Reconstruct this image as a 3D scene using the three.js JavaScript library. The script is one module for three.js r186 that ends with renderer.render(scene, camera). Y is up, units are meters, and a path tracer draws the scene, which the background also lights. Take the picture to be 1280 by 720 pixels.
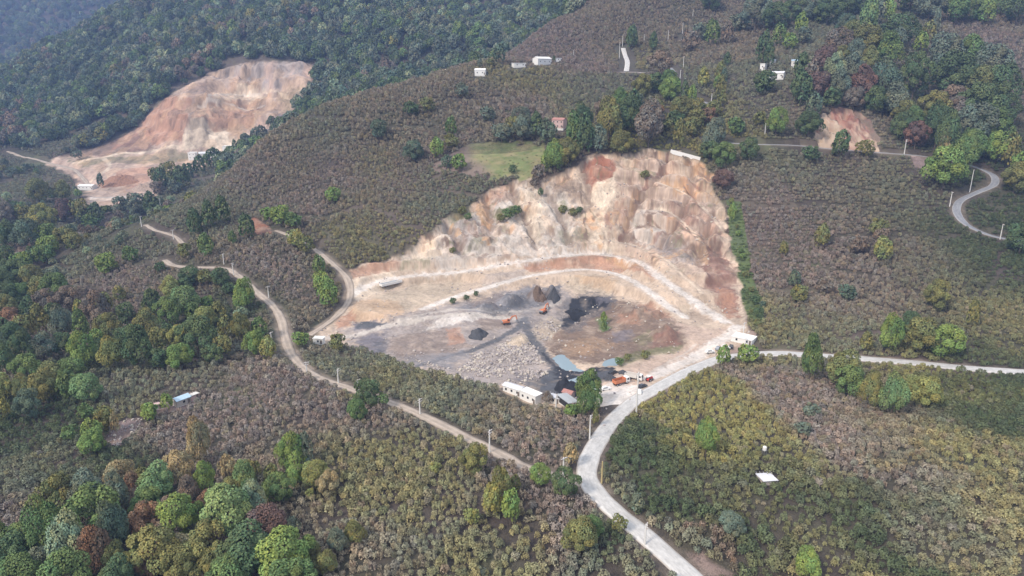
import * as THREE from 'three';
import { mergeGeometries } from 'three/addons/utils/BufferGeometryUtils.js';

// ------------------------------------------------------------------ camera, sky, sun, exposure
const scene = new THREE.Scene();
const CAM_Y = 125, PITCH = 17 * Math.PI / 180, F = 865;            // F: focal length in photo pixels (1280 x 720)
const camera = new THREE.PerspectiveCamera(2 * Math.atan(360 / F) * 180 / Math.PI, 1280 / 720, 1, 12000);
camera.position.set(0, CAM_Y, 0);
camera.rotation.x = -PITCH;
scene.add(camera);
const renderer = new THREE.WebGLRenderer({ antialias: true });
renderer.toneMapping = THREE.LinearToneMapping;
renderer.toneMappingExposure = 1.72;
renderer.shadowMap.enabled = true;
// an overcast evening sky, brighter towards the zenith
const SKY_W = 256, SKY_H = 128;
const skyData = new Float32Array(SKY_W * SKY_H * 4);
for (let j = 0; j < SKY_H; j++) for (let i = 0; i < SKY_W; i++) {
  const el = (j + 0.5) / SKY_H * Math.PI - Math.PI / 2, az = i / SKY_W * Math.PI * 2;
  const s = Math.max(0, Math.sin(el));
  const cl = 1 + 0.06 * Math.sin(az * 3 + el * 7) * Math.cos(el * 5 - az * 2) + 0.04 * Math.sin(az * 7 - el * 11);
  const L = (0.43 + 0.40 * s) * cl;
  const k = (j * SKY_W + i) * 4;
  skyData[k] = L * 0.93; skyData[k + 1] = L * 0.985; skyData[k + 2] = L * 1.10; skyData[k + 3] = 1;
}
const sky = new THREE.DataTexture(skyData, SKY_W, SKY_H, THREE.RGBAFormat, THREE.FloatType);
sky.mapping = THREE.EquirectangularReflectionMapping; sky.magFilter = THREE.LinearFilter; sky.needsUpdate = true;
scene.background = sky; scene.environment = sky; scene.environmentIntensity = 1; scene.backgroundIntensity = 1;
const sun = new THREE.DirectionalLight(0xfff2e4, 2.3);
sun.position.set(-420, 520, 20); sun.target.position.set(0, 0, -380); scene.add(sun, sun.target);
sun.castShadow = true; sun.shadow.radius = 24; sun.shadow.mapSize.set(2048, 2048);
Object.assign(sun.shadow.camera, { left: -700, right: 700, top: 700, bottom: -700, near: 1, far: 2500 });
scene.fog = new THREE.FogExp2(0x9cbcf6, 0.00015);

// ------------------------------------------------------------------ random numbers, noise
function rng(seed) { let s = seed >>> 0; return () => { s = s + 0x6D2B79F5 | 0; let t = Math.imul(s ^ s >>> 15, 1 | s); t = t + Math.imul(t ^ t >>> 7, 61 | t) ^ t; return ((t ^ t >>> 14) >>> 0) / 4294967296; }; }
const R = rng(12345);
function hash(i, j, k) { let h = Math.imul(i, 374761393) + Math.imul(j, 668265263) + Math.imul(k, 2147483647) | 0; h = Math.imul(h ^ h >>> 13, 1274126177); h ^= h >>> 16; return (h >>> 0) / 4294967296; }
function noise(x, y, k = 0) {
  const i = Math.floor(x), j = Math.floor(y); let u = x - i, v = y - j; u = u * u * (3 - 2 * u); v = v * v * (3 - 2 * v);
  const a = hash(i, j, k), b = hash(i + 1, j, k), c = hash(i, j + 1, k), d = hash(i + 1, j + 1, k);
  return (a + (b - a) * u + (c - a) * v + (a - b - c + d) * u * v) * 2 - 1;
}
function fbm(x, y, k = 0, o = 4) { let s = 0, a = 1, f = 1, n = 0; for (let i = 0; i < o; i++) { s += a * noise(x * f + i * 17.3, y * f - i * 9.1, k + i); n += a; a *= 0.5; f *= 2.03; } return s / n; }
const clamp = (x, a = 0, b = 1) => Math.min(b, Math.max(a, x));
const sstep = (a, b, x) => { const t = clamp((x - a) / (b - a)); return t * t * (3 - 2 * t); };
const mix = (a, b, t) => a + (b - a) * t;
const mix3 = (a, b, t) => [mix(a[0], b[0], t), mix(a[1], b[1], t), mix(a[2], b[2], t)];

// ------------------------------------------------------------------ from pixels to places
const CP = Math.cos(PITCH), SP = Math.sin(PITCH);
function ray(px, py) { const u = (px - 640) / F, v = -(py - 360) / F, f = CP + v * SP; return [u / f, (v * CP - SP) / f]; }   // x and y for each metre forward
// survey points: pixel and forward distance; what they touch and the usual size of poles, trees and houses gave the distance
const survey = [
  // foreground
  [862, 720, 147], [640, 720, 145], [400, 720, 145], [200, 720, 147], [0, 720, 150], [1050, 720, 146], [1280, 720, 148], [-250, 720, 150], [1530, 720, 150],
  [640, 980, 92], [0, 980, 92], [1280, 980, 92], [1600, 980, 95], [-320, 980, 95],
  [733, 595, 186], [600, 600, 185], [450, 600, 188], [300, 600, 190], [100, 600, 196], [-100, 600, 200], [900, 600, 182], [1100, 600, 184], [1280, 600, 186], [1450, 600, 188],
  [737, 545, 215], [620, 565, 204], [540, 525, 230], [470, 497, 252], [385, 465, 275], [850, 540, 218], [1000, 530, 224], [1150, 520, 232], [1280, 520, 232],
  [300, 500, 252], [200, 500, 254], [100, 500, 255], [-50, 500, 258],
  // road east
  [800, 495, 255], [860, 462, 281], [900, 448, 296], [980, 442, 297], [1100, 450, 285], [1280, 466, 272], [1450, 470, 270],
  // west valley
  [30, 450, 300], [180, 430, 316], [100, 400, 366], [250, 400, 352], [200, 370, 380], [100, 340, 440], [0, 370, 410], [50, 300, 560], [-100, 300, 560], [120, 290, 520], [100, 250, 800], [0, 240, 800], [-150, 200, 950],
  [352, 400, 335], [300, 347, 390], [215, 331, 420], [222, 302, 455], [180, 281, 492], [330, 290, 445], [390, 310, 425], [437, 350, 392], [437, 372, 376], [385, 418, 330],
  // hazel ridge
  [200, 283, 478], [270, 230, 545], [330, 175, 605], [400, 137, 645], [470, 114, 685], [590, 78, 755], [670, 73, 765], [420, 230, 505], [500, 180, 560], [350, 240, 515], [450, 290, 438], [560, 230, 492], [600, 130, 620], [700, 155, 556], [630, 195, 515], [570, 205, 505],
  [700, 100, 680], [770, 92, 690], [720, 40, 850], [690, 32, 880], [790, 20, 900], [850, 100, 655], [830, 160, 540], [880, 60, 790], [860, 20, 900], [760, -20, 1010],
  // quarry floor and benches
  [640, 400, 350], [560, 430, 319], [500, 412, 334], [450, 418, 329], [700, 440, 307], [620, 470, 277], [700, 485, 267], [665, 495, 261], [775, 478, 268], [800, 430, 312], [870, 412, 326], [905, 403, 332], [760, 385, 366], [680, 388, 364], [735, 392, 364], [930, 420, 312], [470, 392, 350],
  [640, 350, 398], [740, 341, 404], [830, 377, 358], [570, 371, 373], [500, 386, 355],
  [560, 341, 414], [680, 323, 424], [740, 320, 428], [790, 321, 424], [870, 377, 361], [490, 348, 404],
  // quarry wall
  [740, 308, 434], [740, 250, 466], [750, 193, 497], [820, 190, 500], [882, 205, 488], [905, 300, 415], [928, 385, 352], [600, 300, 436], [600, 252, 468], [655, 228, 481], [545, 285, 440], [515, 308, 426], [830, 260, 450], [830, 320, 405], [690, 218, 486], [860, 330, 396],
  // slope east of the quarry
  [960, 400, 330], [960, 300, 410], [950, 200, 486], [1080, 400, 325], [1080, 300, 405], [1080, 200, 484], [1200, 400, 322], [1200, 300, 400], [1200, 230, 455], [1280, 300, 398], [1280, 200, 485], [1450, 300, 400], [1450, 200, 490],
  // upper east
  [940, 180, 502], [1060, 190, 494], [1060, 140, 545], [1150, 150, 545], [1060, 80, 625], [1130, 110, 595], [965, 95, 620], [1000, 30, 800], [1100, 0, 880], [1230, 100, 640], [1280, 40, 760], [1200, 0, 870], [1450, 100, 640], [1450, 0, 880], [950, 0, 920], [1100, -80, 1100], [900, -60, 1150], [1400, -80, 1100],
  // behind the ridge: valley, west quarry, wooded hills
  [110, 235, 880], [60, 205, 950], [230, 195, 980], [285, 187, 1000], [150, 210, 930], [180, 165, 1040], [265, 130, 1075], [340, 82, 1165], [385, 100, 1150], [300, 165, 1030], [300, 122, 1135], [270, 150, 1060], [235, 140, 1045], [335, 118, 1140], [350, 140, 1080], [140, 175, 1030], [60, 185, 1000], [0, 160, 1120], [-120, 150, 1150],
  [60, 120, 1300], [200, 70, 1330], [143, 52, 1560], [187, 25, 1640], [213, 5, 1700], [60, 100, 1460], [-60, 120, 1420], [300, 30, 1500], [400, 60, 1260], [500, 60, 1150], [450, 20, 1350], [540, 45, 1180], [520, 25, 1260], [604, 52, 1330], [596, 25, 1500], [650, 30, 1220], [665, 15, 1280], [580, -20, 1600], [350, -40, 1900], [450, -60, 1900], [700, -40, 1700],
  [0, 60, 2500], [80, 30, 2650], [180, -10, 2850], [-150, 40, 2600], [60, -40, 3200], [250, -60, 3100],
].map(([px, py, d]) => { const [rx, ry] = ray(px, py); return [rx, Math.log(d), CAM_Y + ry * d]; });
// hidden ground behind the crest: direction, distance, height
for (const [px, d, y] of [[270, 660, -10], [330, 740, 12], [400, 800, 40], [400, 950, 45], [470, 820, 60], [470, 960, 85], [560, 880, 95], [560, 1000, 105], [620, 960, 110], [620, 1080, 120], [330, 880, 15], [200, 600, -15], [200, 750, -15], [90, 1900, 90], [160, 2100, 100], [0, 1800, 60], [-150, 1800, 60], [700, 1150, 190], [1280, 1600, 330], [640, 2400, 420], [1000, 2400, 480], [300, 4000, 620], [0, 4000, 560], [1000, 4000, 650], [-300, 4000, 500], [1500, 3500, 550], [-250, 3000, 400], [1600, 1600, 330]]) survey.push([(px - 640) / F / CP, Math.log(d), y]);
// thin-plate spline through the survey, over direction and logarithm of distance
const tps = (() => {
  const n = survey.length, m = n + 3, A = Array.from({ length: m }, () => new Float64Array(m + 1));
  const U = (r2) => r2 > 1e-12 ? r2 * Math.log(r2) : 0;
  for (let i = 0; i < n; i++) {
    for (let j = 0; j < n; j++) { const da = survey[i][0] - survey[j][0], db = survey[i][1] - survey[j][1]; A[i][j] = U(da * da + db * db); }
    A[i][i] += 0.0006; A[i][n] = A[n][i] = 1; A[i][n + 1] = A[n + 1][i] = survey[i][0]; A[i][n + 2] = A[n + 2][i] = survey[i][1]; A[i][m] = survey[i][2];
  }
  for (let c = 0; c < m; c++) {
    let p = c; for (let r = c + 1; r < m; r++) if (Math.abs(A[r][c]) > Math.abs(A[p][c])) p = r;
    [A[c], A[p]] = [A[p], A[c]];
    for (let r = 0; r < m; r++) if (r !== c) { const f = A[r][c] / A[c][c]; if (f) for (let k = c; k <= m; k++) A[r][k] -= f * A[c][k]; }
  }
  const w = A.map((r, i) => r[m] / r[i]);
  const sa = new Float64Array(survey.map(s => s[0])), sb = new Float64Array(survey.map(s => s[1]));
  return (x, z) => {
    const d = Math.max(40, -z), a = x / d, b = Math.log(d); let s = w[n] + w[n + 1] * a + w[n + 2] * b;
    for (let i = 0; i < n; i++) { const da = a - sa[i], db = b - sb[i], r2 = da * da + db * db; if (r2 > 1e-12) s += w[i] * r2 * Math.log(r2); }
    return s;
  };
})();
function baseHeight(x, z) {
  const d = -z; let h = tps(x, z);
  h += fbm(x / 28, z / 28, 3, 3) * 1.0 + fbm(x / 9, z / 9, 9, 2) * 0.22;
  if (d > 520) h += fbm(x / 110, z / 110, 21, 4) * 7 * sstep(520, 900, d);
  if (d > 1000) h += (0.5 - Math.abs(fbm(x / 330 + 0.3, z / 420, 31, 3))) * 95 * sstep(1080, 1500, d);
  return h;
}
// ------------------------------------------------------------------ the ground as a grid of heights
const gx = [], gz = [];
for (let x = 0, s = 2.4; x < 3600; x += s) { gx.push(x); if (x > 0) gx.unshift(-x); if (x > 300) s = Math.min(60, s * 1.03); }
for (let d = 62, s = 2; d < 4600; d += s) { gz.push(-d); if (d > 520) s = Math.min(60, s * 1.018); }
const NX = gx.length, NZ = gz.length;
const hgrid = new Float32Array(NX * NZ);
for (let j = 0; j < NZ; j++) for (let i = 0; i < NX; i++) hgrid[j * NX + i] = Math.abs(gx[i]) < -gz[j] * 1.25 + 150 ? baseHeight(gx[i], gz[j]) : NaN;
for (let j = 0; j < NZ; j++) {                                      // far to the sides the ground carries on level
  let l = 0; while (Number.isNaN(hgrid[j * NX + l])) l++; let r = NX - 1; while (Number.isNaN(hgrid[j * NX + r])) r--;
  for (let i = 0; i < l; i++) hgrid[j * NX + i] = hgrid[j * NX + l]; for (let i = r + 1; i < NX; i++) hgrid[j * NX + i] = hgrid[j * NX + r];
}
function seek(arr, v, up) { let lo = 0, hi = arr.length - 2; while (lo < hi) { const m = (lo + hi + 1) >> 1; if (up ? arr[m] <= v : arr[m] >= v) lo = m; else hi = m - 1; } return lo; }
function gridH(X, Z, H, n, x, z) {
  const i = seek(X, x, true), j = seek(Z, z, false), u = clamp((x - X[i]) / (X[i + 1] - X[i])), v = clamp((z - Z[j]) / (Z[j + 1] - Z[j]));
  const a = H[j * n + i], b = H[j * n + i + 1], c = H[(j + 1) * n + i], d = H[(j + 1) * n + i + 1];
  return u + v <= 1 ? a + (b - a) * u + (c - a) * v : d + (c - d) * (1 - u) + (b - d) * (1 - v);
}
const patches = [];
function height(x, z) {
  for (const p of patches) if (x >= p.X[0] && x <= p.X[p.X.length - 1] && z <= p.Z[0] && z >= p.Z[p.Z.length - 1]) return gridH(p.X, p.Z, p.H, p.X.length, x, z);
  return gridH(gx, gz, hgrid, NX, x, z);
}
function at(px, py, d0 = 66) {                                      // the ground that the ray through a photo pixel meets
  const [rx, ry] = ray(px, py); let d = d0, last = d0;
  while (d < 4500) { if (CAM_Y + ry * d < height(rx * d, -d)) break; last = d; d *= 1.004; }
  for (let k = 0; k < 14; k++) { const m = (d + last) / 2; if (CAM_Y + ry * m < height(rx * m, -m)) d = m; else last = m; }
  return [rx * d, height(rx * d, -d), -d];
}
const slant = (p) => Math.hypot(p[0], p[1] - CAM_Y, p[2]);
function pixelOf(p) { const y = p[1] - CAM_Y, fwd = -y * SP - p[2] * CP, up = y * CP - p[2] * SP; return [640 + F * p[0] / fwd, 360 - F * up / fwd, fwd]; }
const poly = (pts) => { const w = pts.map(([x, y]) => { const p = at(x, y); return [p[0], p[2]]; }); const xs = w.map(q => q[0]), zs = w.map(q => q[1]); w.box = [Math.min(...xs), Math.max(...xs), Math.min(...zs), Math.max(...zs)]; return w; };
function inside(w, x, z, pad = 0) {
  const b = w.box; if (x < b[0] - pad || x > b[1] + pad || z < b[2] - pad || z > b[3] + pad) return false;
  let c = false; for (let i = 0, j = w.length - 1; i < w.length; j = i++) if ((w[i][1] > z) !== (w[j][1] > z) && x < (w[j][0] - w[i][0]) * (z - w[i][1]) / (w[j][1] - w[i][1]) + w[i][0]) c = !c;
  return c;
}
function segDist(pts, x, z, closed = false) {
  let best = 1e9, arg = 0;
  for (let i = 0; i < pts.length - (closed ? 0 : 1); i++) {
    const a = pts[i], b = pts[(i + 1) % pts.length], dx = b[0] - a[0], dz = b[1] - a[1], t = clamp(((x - a[0]) * dx + (z - a[1]) * dz) / (dx * dx + dz * dz + 1e-9));
    const e = (a[0] + dx * t - x) ** 2 + (a[1] + dz * t - z) ** 2; if (e < best) { best = e; arg = i + t; }
  }
  return [Math.sqrt(best), arg];
}
// ------------------------------------------------------------------ roads, traced on the bare ground
const roadDefs = [
  { name: 'main_road', w: 6.4, kind: 'concrete', px: [[905, 760], [862, 720], [832, 692], [800, 664], [768, 638], [745, 615], [734, 595], [736, 575], [748, 551], [768, 524], [790, 503], [815, 488], [845, 472], [872, 459], [900, 449], [935, 444], [980, 442], [1040, 446], [1100, 450], [1160, 455], [1220, 461], [1290, 466], [1400, 472]] },
  { name: 'dirt_road', w: 4.4, kind: 'dirt', px: [[728, 604], [690, 594], [660, 585], [620, 565], [580, 545], [540, 525], [500, 508], [465, 496], [430, 483], [408, 476], [385, 464], [366, 445], [356, 420], [352, 400], [340, 381], [318, 362], [300, 346], [284, 336], [250, 334], [218, 332], [206, 325]] },
  { name: 'hill_track', w: 3.2, kind: 'dirt', px: [[228, 304], [220, 296], [207, 291], [195, 288], [182, 281]] },
  { name: 'quarry_track', w: 4.0, kind: 'dirt', px: [[386, 419], [402, 409], [418, 397], [434, 380], [438, 362], [432, 345], [415, 329], [392, 311], [368, 297], [345, 288]] },
  { name: 'upper_road', w: 4.6, kind: 'asphalt', px: [[1300, 304], [1252, 298], [1226, 290], [1206, 279], [1196, 264], [1200, 251], [1222, 240], [1243, 230], [1240, 218], [1215, 207], [1170, 198], [1130, 193], [1090, 190], [1050, 187], [1000, 182], [940, 180], [905, 178]] },
  { name: 'ridge_road', w: 4, kind: 'asphalt', px: [[893, 131], [878, 127], [868, 123], [850, 112], [842, 100], [843, 92], [838, 85]] },
  { name: 'concrete_drive', w: 10, kind: 'concrete', px: [[808, 91], [790, 90], [776, 90]] },
  { name: 'steep_drive', w: 5, kind: 'concrete', px: [[783, 89], [784, 76], [779, 60]] },
  { name: 'hillside_lane', w: 2.6, kind: 'asphalt', px: [[852, 50], [862, 44], [878, 42], [896, 39]] },
  { name: 'valley_road', w: 6, kind: 'dirt', px: [[10, 189], [35, 197], [65, 205], [90, 211], [103, 222], [112, 232]] },
];
const roads = roadDefs.map(r => {
  const c = new THREE.CatmullRomCurve3(r.px.map(([x, y]) => new THREE.Vector3(...at(x, y))), false, 'centripetal');
  const n = Math.max(6, Math.round(c.getLength() / 1.6)), P = c.getSpacedPoints(n);
  for (const p of P) p.y = height(p.x, p.z);
  for (let it = 0; it < 24; it++) { const y = P.map(p => p.y); for (let i = 1; i < n; i++) P[i].y = (y[i - 1] + y[i] * 2 + y[i + 1]) / 4; }
  const flat = P.map(p => [p.x, p.z]); const xs = flat.map(q => q[0]), zs = flat.map(q => q[1]);
  return { ...r, P, flat, box: [Math.min(...xs) - 9, Math.max(...xs) + 9, Math.min(...zs) - 9, Math.max(...zs) + 9] };
});
function roadNear(x, z) {
  let best = [1e9, 0, null];
  for (const r of roads) if (x > r.box[0] && x < r.box[1] && z > r.box[2] && z < r.box[3]) { const [d, t] = segDist(r.flat, x, z); if (d - r.w / 2 < best[0]) best = [d - r.w / 2, t, r]; }
  return best;
}
function carve(x, z, h) {                                           // a bench cut into the slope for each road
  const [d, t, r] = roadNear(x, z); if (!r || d > 5) return h;
  const i = Math.min(r.P.length - 2, Math.floor(t)), y = mix(r.P[i].y, r.P[i + 1].y, t - i) - 0.12;
  return mix(y, h, sstep(2, 5, d));
}
// ------------------------------------------------------------------ the outlines of the two quarries and other cover
const QUARRY = poly([[396, 427], [430, 432], [470, 442], [520, 460], [560, 472], [600, 480], [630, 490], [665, 507], [705, 510], [738, 502], [752, 518], [757, 540], [775, 517], [800, 494], [850, 466], [890, 447], [938, 424], [930, 385], [922, 350], [912, 310], [906, 270], [890, 235], [886, 205], [850, 190], [800, 188], [760, 190], [730, 199], [700, 214], [672, 226], [640, 230], [612, 240], [585, 258], [560, 275], [525, 300], [496, 324], [465, 328], [440, 338], [438, 352], [443, 376], [420, 402], [398, 416]]);
const WESTQ = poly([[70, 196], [115, 186], [150, 172], [190, 140], [225, 112], [260, 92], [300, 80], [345, 76], [385, 80], [390, 100], [375, 130], [360, 145], [330, 165], [300, 182], [285, 195], [240, 215], [205, 225], [190, 248], [140, 258], [100, 262], [108, 240], [90, 220], [60, 205]]);
const REDCUT = poly([[1017, 172], [1022, 155], [1032, 142], [1050, 135], [1070, 138], [1088, 150], [1100, 168], [1098, 186], [1060, 188], [1030, 184]]);
const MEADOW = poly([[532, 214], [556, 194], [592, 180], [640, 175], [676, 179], [696, 188], [686, 208], [652, 222], [596, 219]]);
const GREENSTRIP = poly([[908, 250], [926, 252], [934, 300], [940, 345], [952, 372], [956, 402], [944, 414], [932, 390], [920, 340], [911, 290]]);
const RUBBLE_CLEARING = poly([[126, 552], [140, 540], [158, 523], [178, 524], [182, 536], [165, 548], [145, 560]]);
const REDBANK = poly([[310, 274], [318, 272], [340, 286], [338, 294], [318, 294]]);
const HUTS_CLEAR = poly([[190, 512], [232, 490], [250, 492], [246, 506], [216, 516], [196, 518]]);
const YARD_CLEAR = poly([[925, 410], [945, 415], [944, 432], [930, 438], [880, 447], [895, 436]]);
const bareSpots = [YARD_CLEAR, RUBBLE_CLEARING, REDBANK, HUTS_CLEAR, poly([[850, 720], [868, 690], [900, 705], [930, 722]]), poly([[1140, 195], [1165, 198], [1160, 212], [1140, 208]]), poly([[480, 590], [470, 600], [450, 590]])];
const rectH = (name, x0, x1, z0, z1, step, detail) => {             // a finer patch of ground, its edges on lines of the coarse grid
  const i0 = seek(gx, x0, true), i1 = seek(gx, x1, true) + 1, j0 = seek(gz, z0, false), j1 = seek(gz, z1, false) + 1;
  const sub = (arr, a, b) => { const o = []; for (let k = a; k < b; k++) { const n = Math.max(1, Math.round(Math.abs(arr[k + 1] - arr[k]) / step)); for (let q = 0; q < n; q++) o.push(mix(arr[k], arr[k + 1], q / n)); } o.push(arr[b]); return o; };
  return { name, X: sub(gx, i0, i1), Z: sub(gz, j0, j1), i0, i1, j0, j1, detail };
};
const rimDist = (x, z) => { const e = insideDist(QUARRY, x, z); return Math.abs(e) > 14 ? e : e + (fbm(x / 11, z / 11, 241, 3) * 5 + fbm(x / 3, z / 3, 243, 2) * 1.6) * sstep(3, 14, height0(x, z)); };
const height0 = (x, z) => gridH(gx, gz, hgrid, NX, x, z);
const insideDist = (w, x, z) => { const d = segDist(w, x, z, true)[0]; return inside(w, x, z) ? d : -d; };
const QC = at(700, 400);                                            // middle of the pit
const ravines = [[[674, 226], [690, 248], [704, 275], [714, 306]], [[838, 194], [826, 216], [806, 236], [796, 256], [784, 280], [777, 302]], [[604, 242], [610, 262], [617, 284]], [[728, 204], [734, 226], [738, 252]], [[860, 200], [868, 226], [858, 250], [846, 276], [828, 300]], [[560, 278], [572, 300], [580, 322]], [[640, 234], [648, 256], [662, 280], [668, 306]], [[892, 262], [880, 300], [872, 330]]].map(l => l.map(([x, y]) => { const p = at(x, y); return [p[0], p[2]]; }));
const mounds = [[608, 382, 24, 2.6], [640, 378, 24, 3.4], [668, 370, 18, 4], [690, 368, 14, 4.5], [786, 400, 20, 2.4], [740, 436, 34, 2.4], [700, 420, 20, 1.8], [812, 394, 24, 2.6], [832, 422, 28, 4.2], [796, 396, 16, 3], [776, 418, 14, 1.6], [568, 420, 14, 1.4], [530, 430, 26, 1.6], [500, 436, 18, 1.4], [682, 416, 16, 2.6], [858, 393, 12, 2.2], [720, 398, 14, -3], [745, 378, 14, -2.4], [650, 430, 22, 2], [875, 345, 18, 3]].map(([px, py, w, h]) => { const p = at(px, py); return [p[0], p[2], w * slant(p) / F * 0.62, h]; });
const SCREE = poly([[742, 234], [766, 222], [769, 240], [759, 262], [755, 285], [766, 305], [784, 322], [735, 318], [741, 290], [732, 264]]);
const ridged = (x, y, k) => 1 - 2 * Math.abs(fbm(x, y, k, 3));
function facets(x, z, sc, k) {                                      // broken rock: each cell a tilted block; gives its offset and a number of its own
  const i = Math.floor(x / sc), j = Math.floor(z / sc); let best = 1e9, o = 0, id = 0;
  for (let dj = -1; dj <= 1; dj++) for (let di = -1; di <= 1; di++) { const a = i + di, c = j + dj, cx = (a + hash(a, c, k)) * sc, cz = (c + hash(a, c, k + 1)) * sc, d = (x - cx) ** 2 + (z - cz) ** 2; if (d < best) { best = d; o = (hash(a, c, k + 2) - 0.5) * 1.6 + ((x - cx) * (hash(a, c, k + 3) - 0.5) + (z - cz) * (hash(a, c, k + 4) - 0.5)) / sc * 2.2; id = hash(a, c, k + 5); } }
  return [o, id];
}
const haulPx = [[3.0, [[444, 366], [480, 350], [540, 343], [600, 336], [660, 326], [710, 319], [750, 318], [790, 325], [825, 347], [870, 378], [906, 402], [922, 410]]], [3.2, [[530, 386], [570, 371], [620, 356], [680, 342], [740, 337], [780, 346], [808, 362], [842, 388], [856, 397]]], [1.8, [[822, 228], [848, 238], [870, 252], [890, 272], [906, 292]]], [1.6, [[800, 262], [834, 264], [858, 282], [880, 306]]], [1.7, [[758, 300], [790, 306], [820, 318], [850, 340], [878, 366]]]];
const haul = haulPx.map(([hw, px]) => {
  const P = new THREE.CatmullRomCurve3(px.map(([x, y]) => new THREE.Vector3(...at(x, y))), false, 'centripetal').getSpacedPoints(px.length * 8); for (const p of P) p.y = height(p.x, p.z);
  for (let it = 0; it < 40; it++) { const y = P.map(p => p.y); for (let i = 1; i < P.length - 1; i++) P[i].y = (y[i - 1] + 2 * y[i] + y[i + 1]) / 4; }
  return { hw, P, flat: P.map(p => [p.x, p.z]) };
});
function quarryDetail(x, z, h) {
  const e = rimDist(x, z); if (e < -1) return h;
  const k = sstep(-1, 4, e), ang = Math.atan2(x - QC[0], -(z - QC[2])), r = Math.hypot(x - QC[0], z - QC[2]);
  const steep = sstep(13, 24, h), wx = x + fbm(x / 14, z / 14, 51, 3) * 7, wz = z + fbm(x / 14, z / 14, 53, 3) * 7;
  const right = sstep(55, 95, x), sw = (x * 0.75 + h * 0.8 + (wx - x) * 0.7) / 10, sf = sw - Math.floor(sw), saw = sf < 0.8 ? sf / 0.8 : (1 - sf) / 0.2;   // ledges dipping across the face
  const loose = sstep(-1, 5, -insideDist(SCREE, x, z));                // the fan of scree is smooth
  const arc = ang * 95 + fbm(x / 26, z / 26, 55, 3) * 10;
  let o = steep * (loose * ((ridged(arc / 38, r / 40, 41) - 0.45) * 1.5 + facets(arc * 0.55 + r * 0.35, r * 1.15 - arc * 0.25, 13, 61)[0] * (1.3 - 0.7 * right) + facets(wx * 0.75, wz * 1.1, 6.5, 71)[0] * (0.8 - 0.35 * right) + (saw - 0.5) * 0.7 + facets(x, z, 2.9, 81)[0] * 0.5) + (1 - loose) * fbm(x / 5, z / 9, 83, 3) * 0.5) + (1 - steep) * (fbm(x / 7, z / 7, 45, 4) * 0.5 + fbm(x / 2.2, z / 2.2, 46, 2) * 0.2);
  if (h < 22) for (const [bx, bz, br, bh] of mounds) { const d2 = ((wx * 0.4 + x * 0.6 - bx) ** 2 + (wz * 0.4 + z * 0.6 - bz) ** 2) / (br * br); if (d2 < 1) o += bh * (1 - d2) * (1 + fbm(x / 3, z / 3, 57, 3) * 0.6); }
  for (const l of ravines) { const d = segDist(l, wx * 0.4 + x * 0.6, wz * 0.4 + z * 0.6)[0]; if (d < 9) o -= steep * 3.4 * (1 - sstep(0.5, 6, d)); }
  const q = (h + fbm(x / 60, z / 60, 47, 2) * 5 + x * 0.05) / 8.5, s = q - Math.floor(q);   // benches, plainest on the right-hand wall
  o += steep * loose * (0.35 + 0.65 * right) * (sstep(0.38, 0.6, s) - s) * 7.4;
  const q2 = (h + 1.5 + fbm(x / 18, z / 18, 59, 3) * 1.6) / 6, s2 = q2 - Math.floor(q2);                   // banks between the levels of the floor
  o += (1 - steep) * sstep(1, 3, h) * (sstep(0.36, 0.64, s2) - s2) * 5;
  o -= steep * (1 - sstep(1, 10, e)) * 3.0 * sstep(-1, 1.2, e);     // the scarp under the rim
  let out = h + o * k;
  for (const R0 of haul) { const [d, t] = segDist(R0.flat, x, z); if (d < R0.hw + 3) { const i = Math.min(R0.P.length - 2, Math.floor(t)); out = mix(mix(R0.P[i].y, R0.P[i + 1].y, t - i) + fbm(x / 3, z / 3, 48, 2) * 0.15, out, sstep(R0.hw, R0.hw + 3, d)); } }
  return out;
}
function westDetail(x, z, h) {
  const e = insideDist(WESTQ, x, z); if (e < -4) return h;
  const k = sstep(-4, 10, e), steep = sstep(35, 55, h), q = (h + fbm(x / 90, z / 90, 67, 2) * 8) / 24, s = q - Math.floor(q);
  return h + k * (steep * ((0.5 - Math.abs(fbm(x / 60, z / 140, 61, 3))) * 6 + fbm(x / 12, z / 30, 63, 3) * 2 + facets(x * 0.7, z, 34, 91)[0] * 3 + facets(x * 0.8, z, 14, 97)[0] * 1.8 + (sstep(0.3, 0.7, s) - s) * 11) + (1 - steep) * fbm(x / 30, z / 20, 65, 4) * 2.5);
}
function redDetail(x, z, h) { const e = insideDist(REDCUT, x, z) + fbm(x / 6, z / 6, 257, 2) * 3; if (e < -2) return h; return h + sstep(-2, 3, e) * ((ridged(x / 12, z / 16, 71) - 0.5) * 3 + facets(x, z * 0.6, 7, 171)[0] * 2.2 + facets(x, z, 3, 181)[0] * 0.8 - 2.2); }
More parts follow.
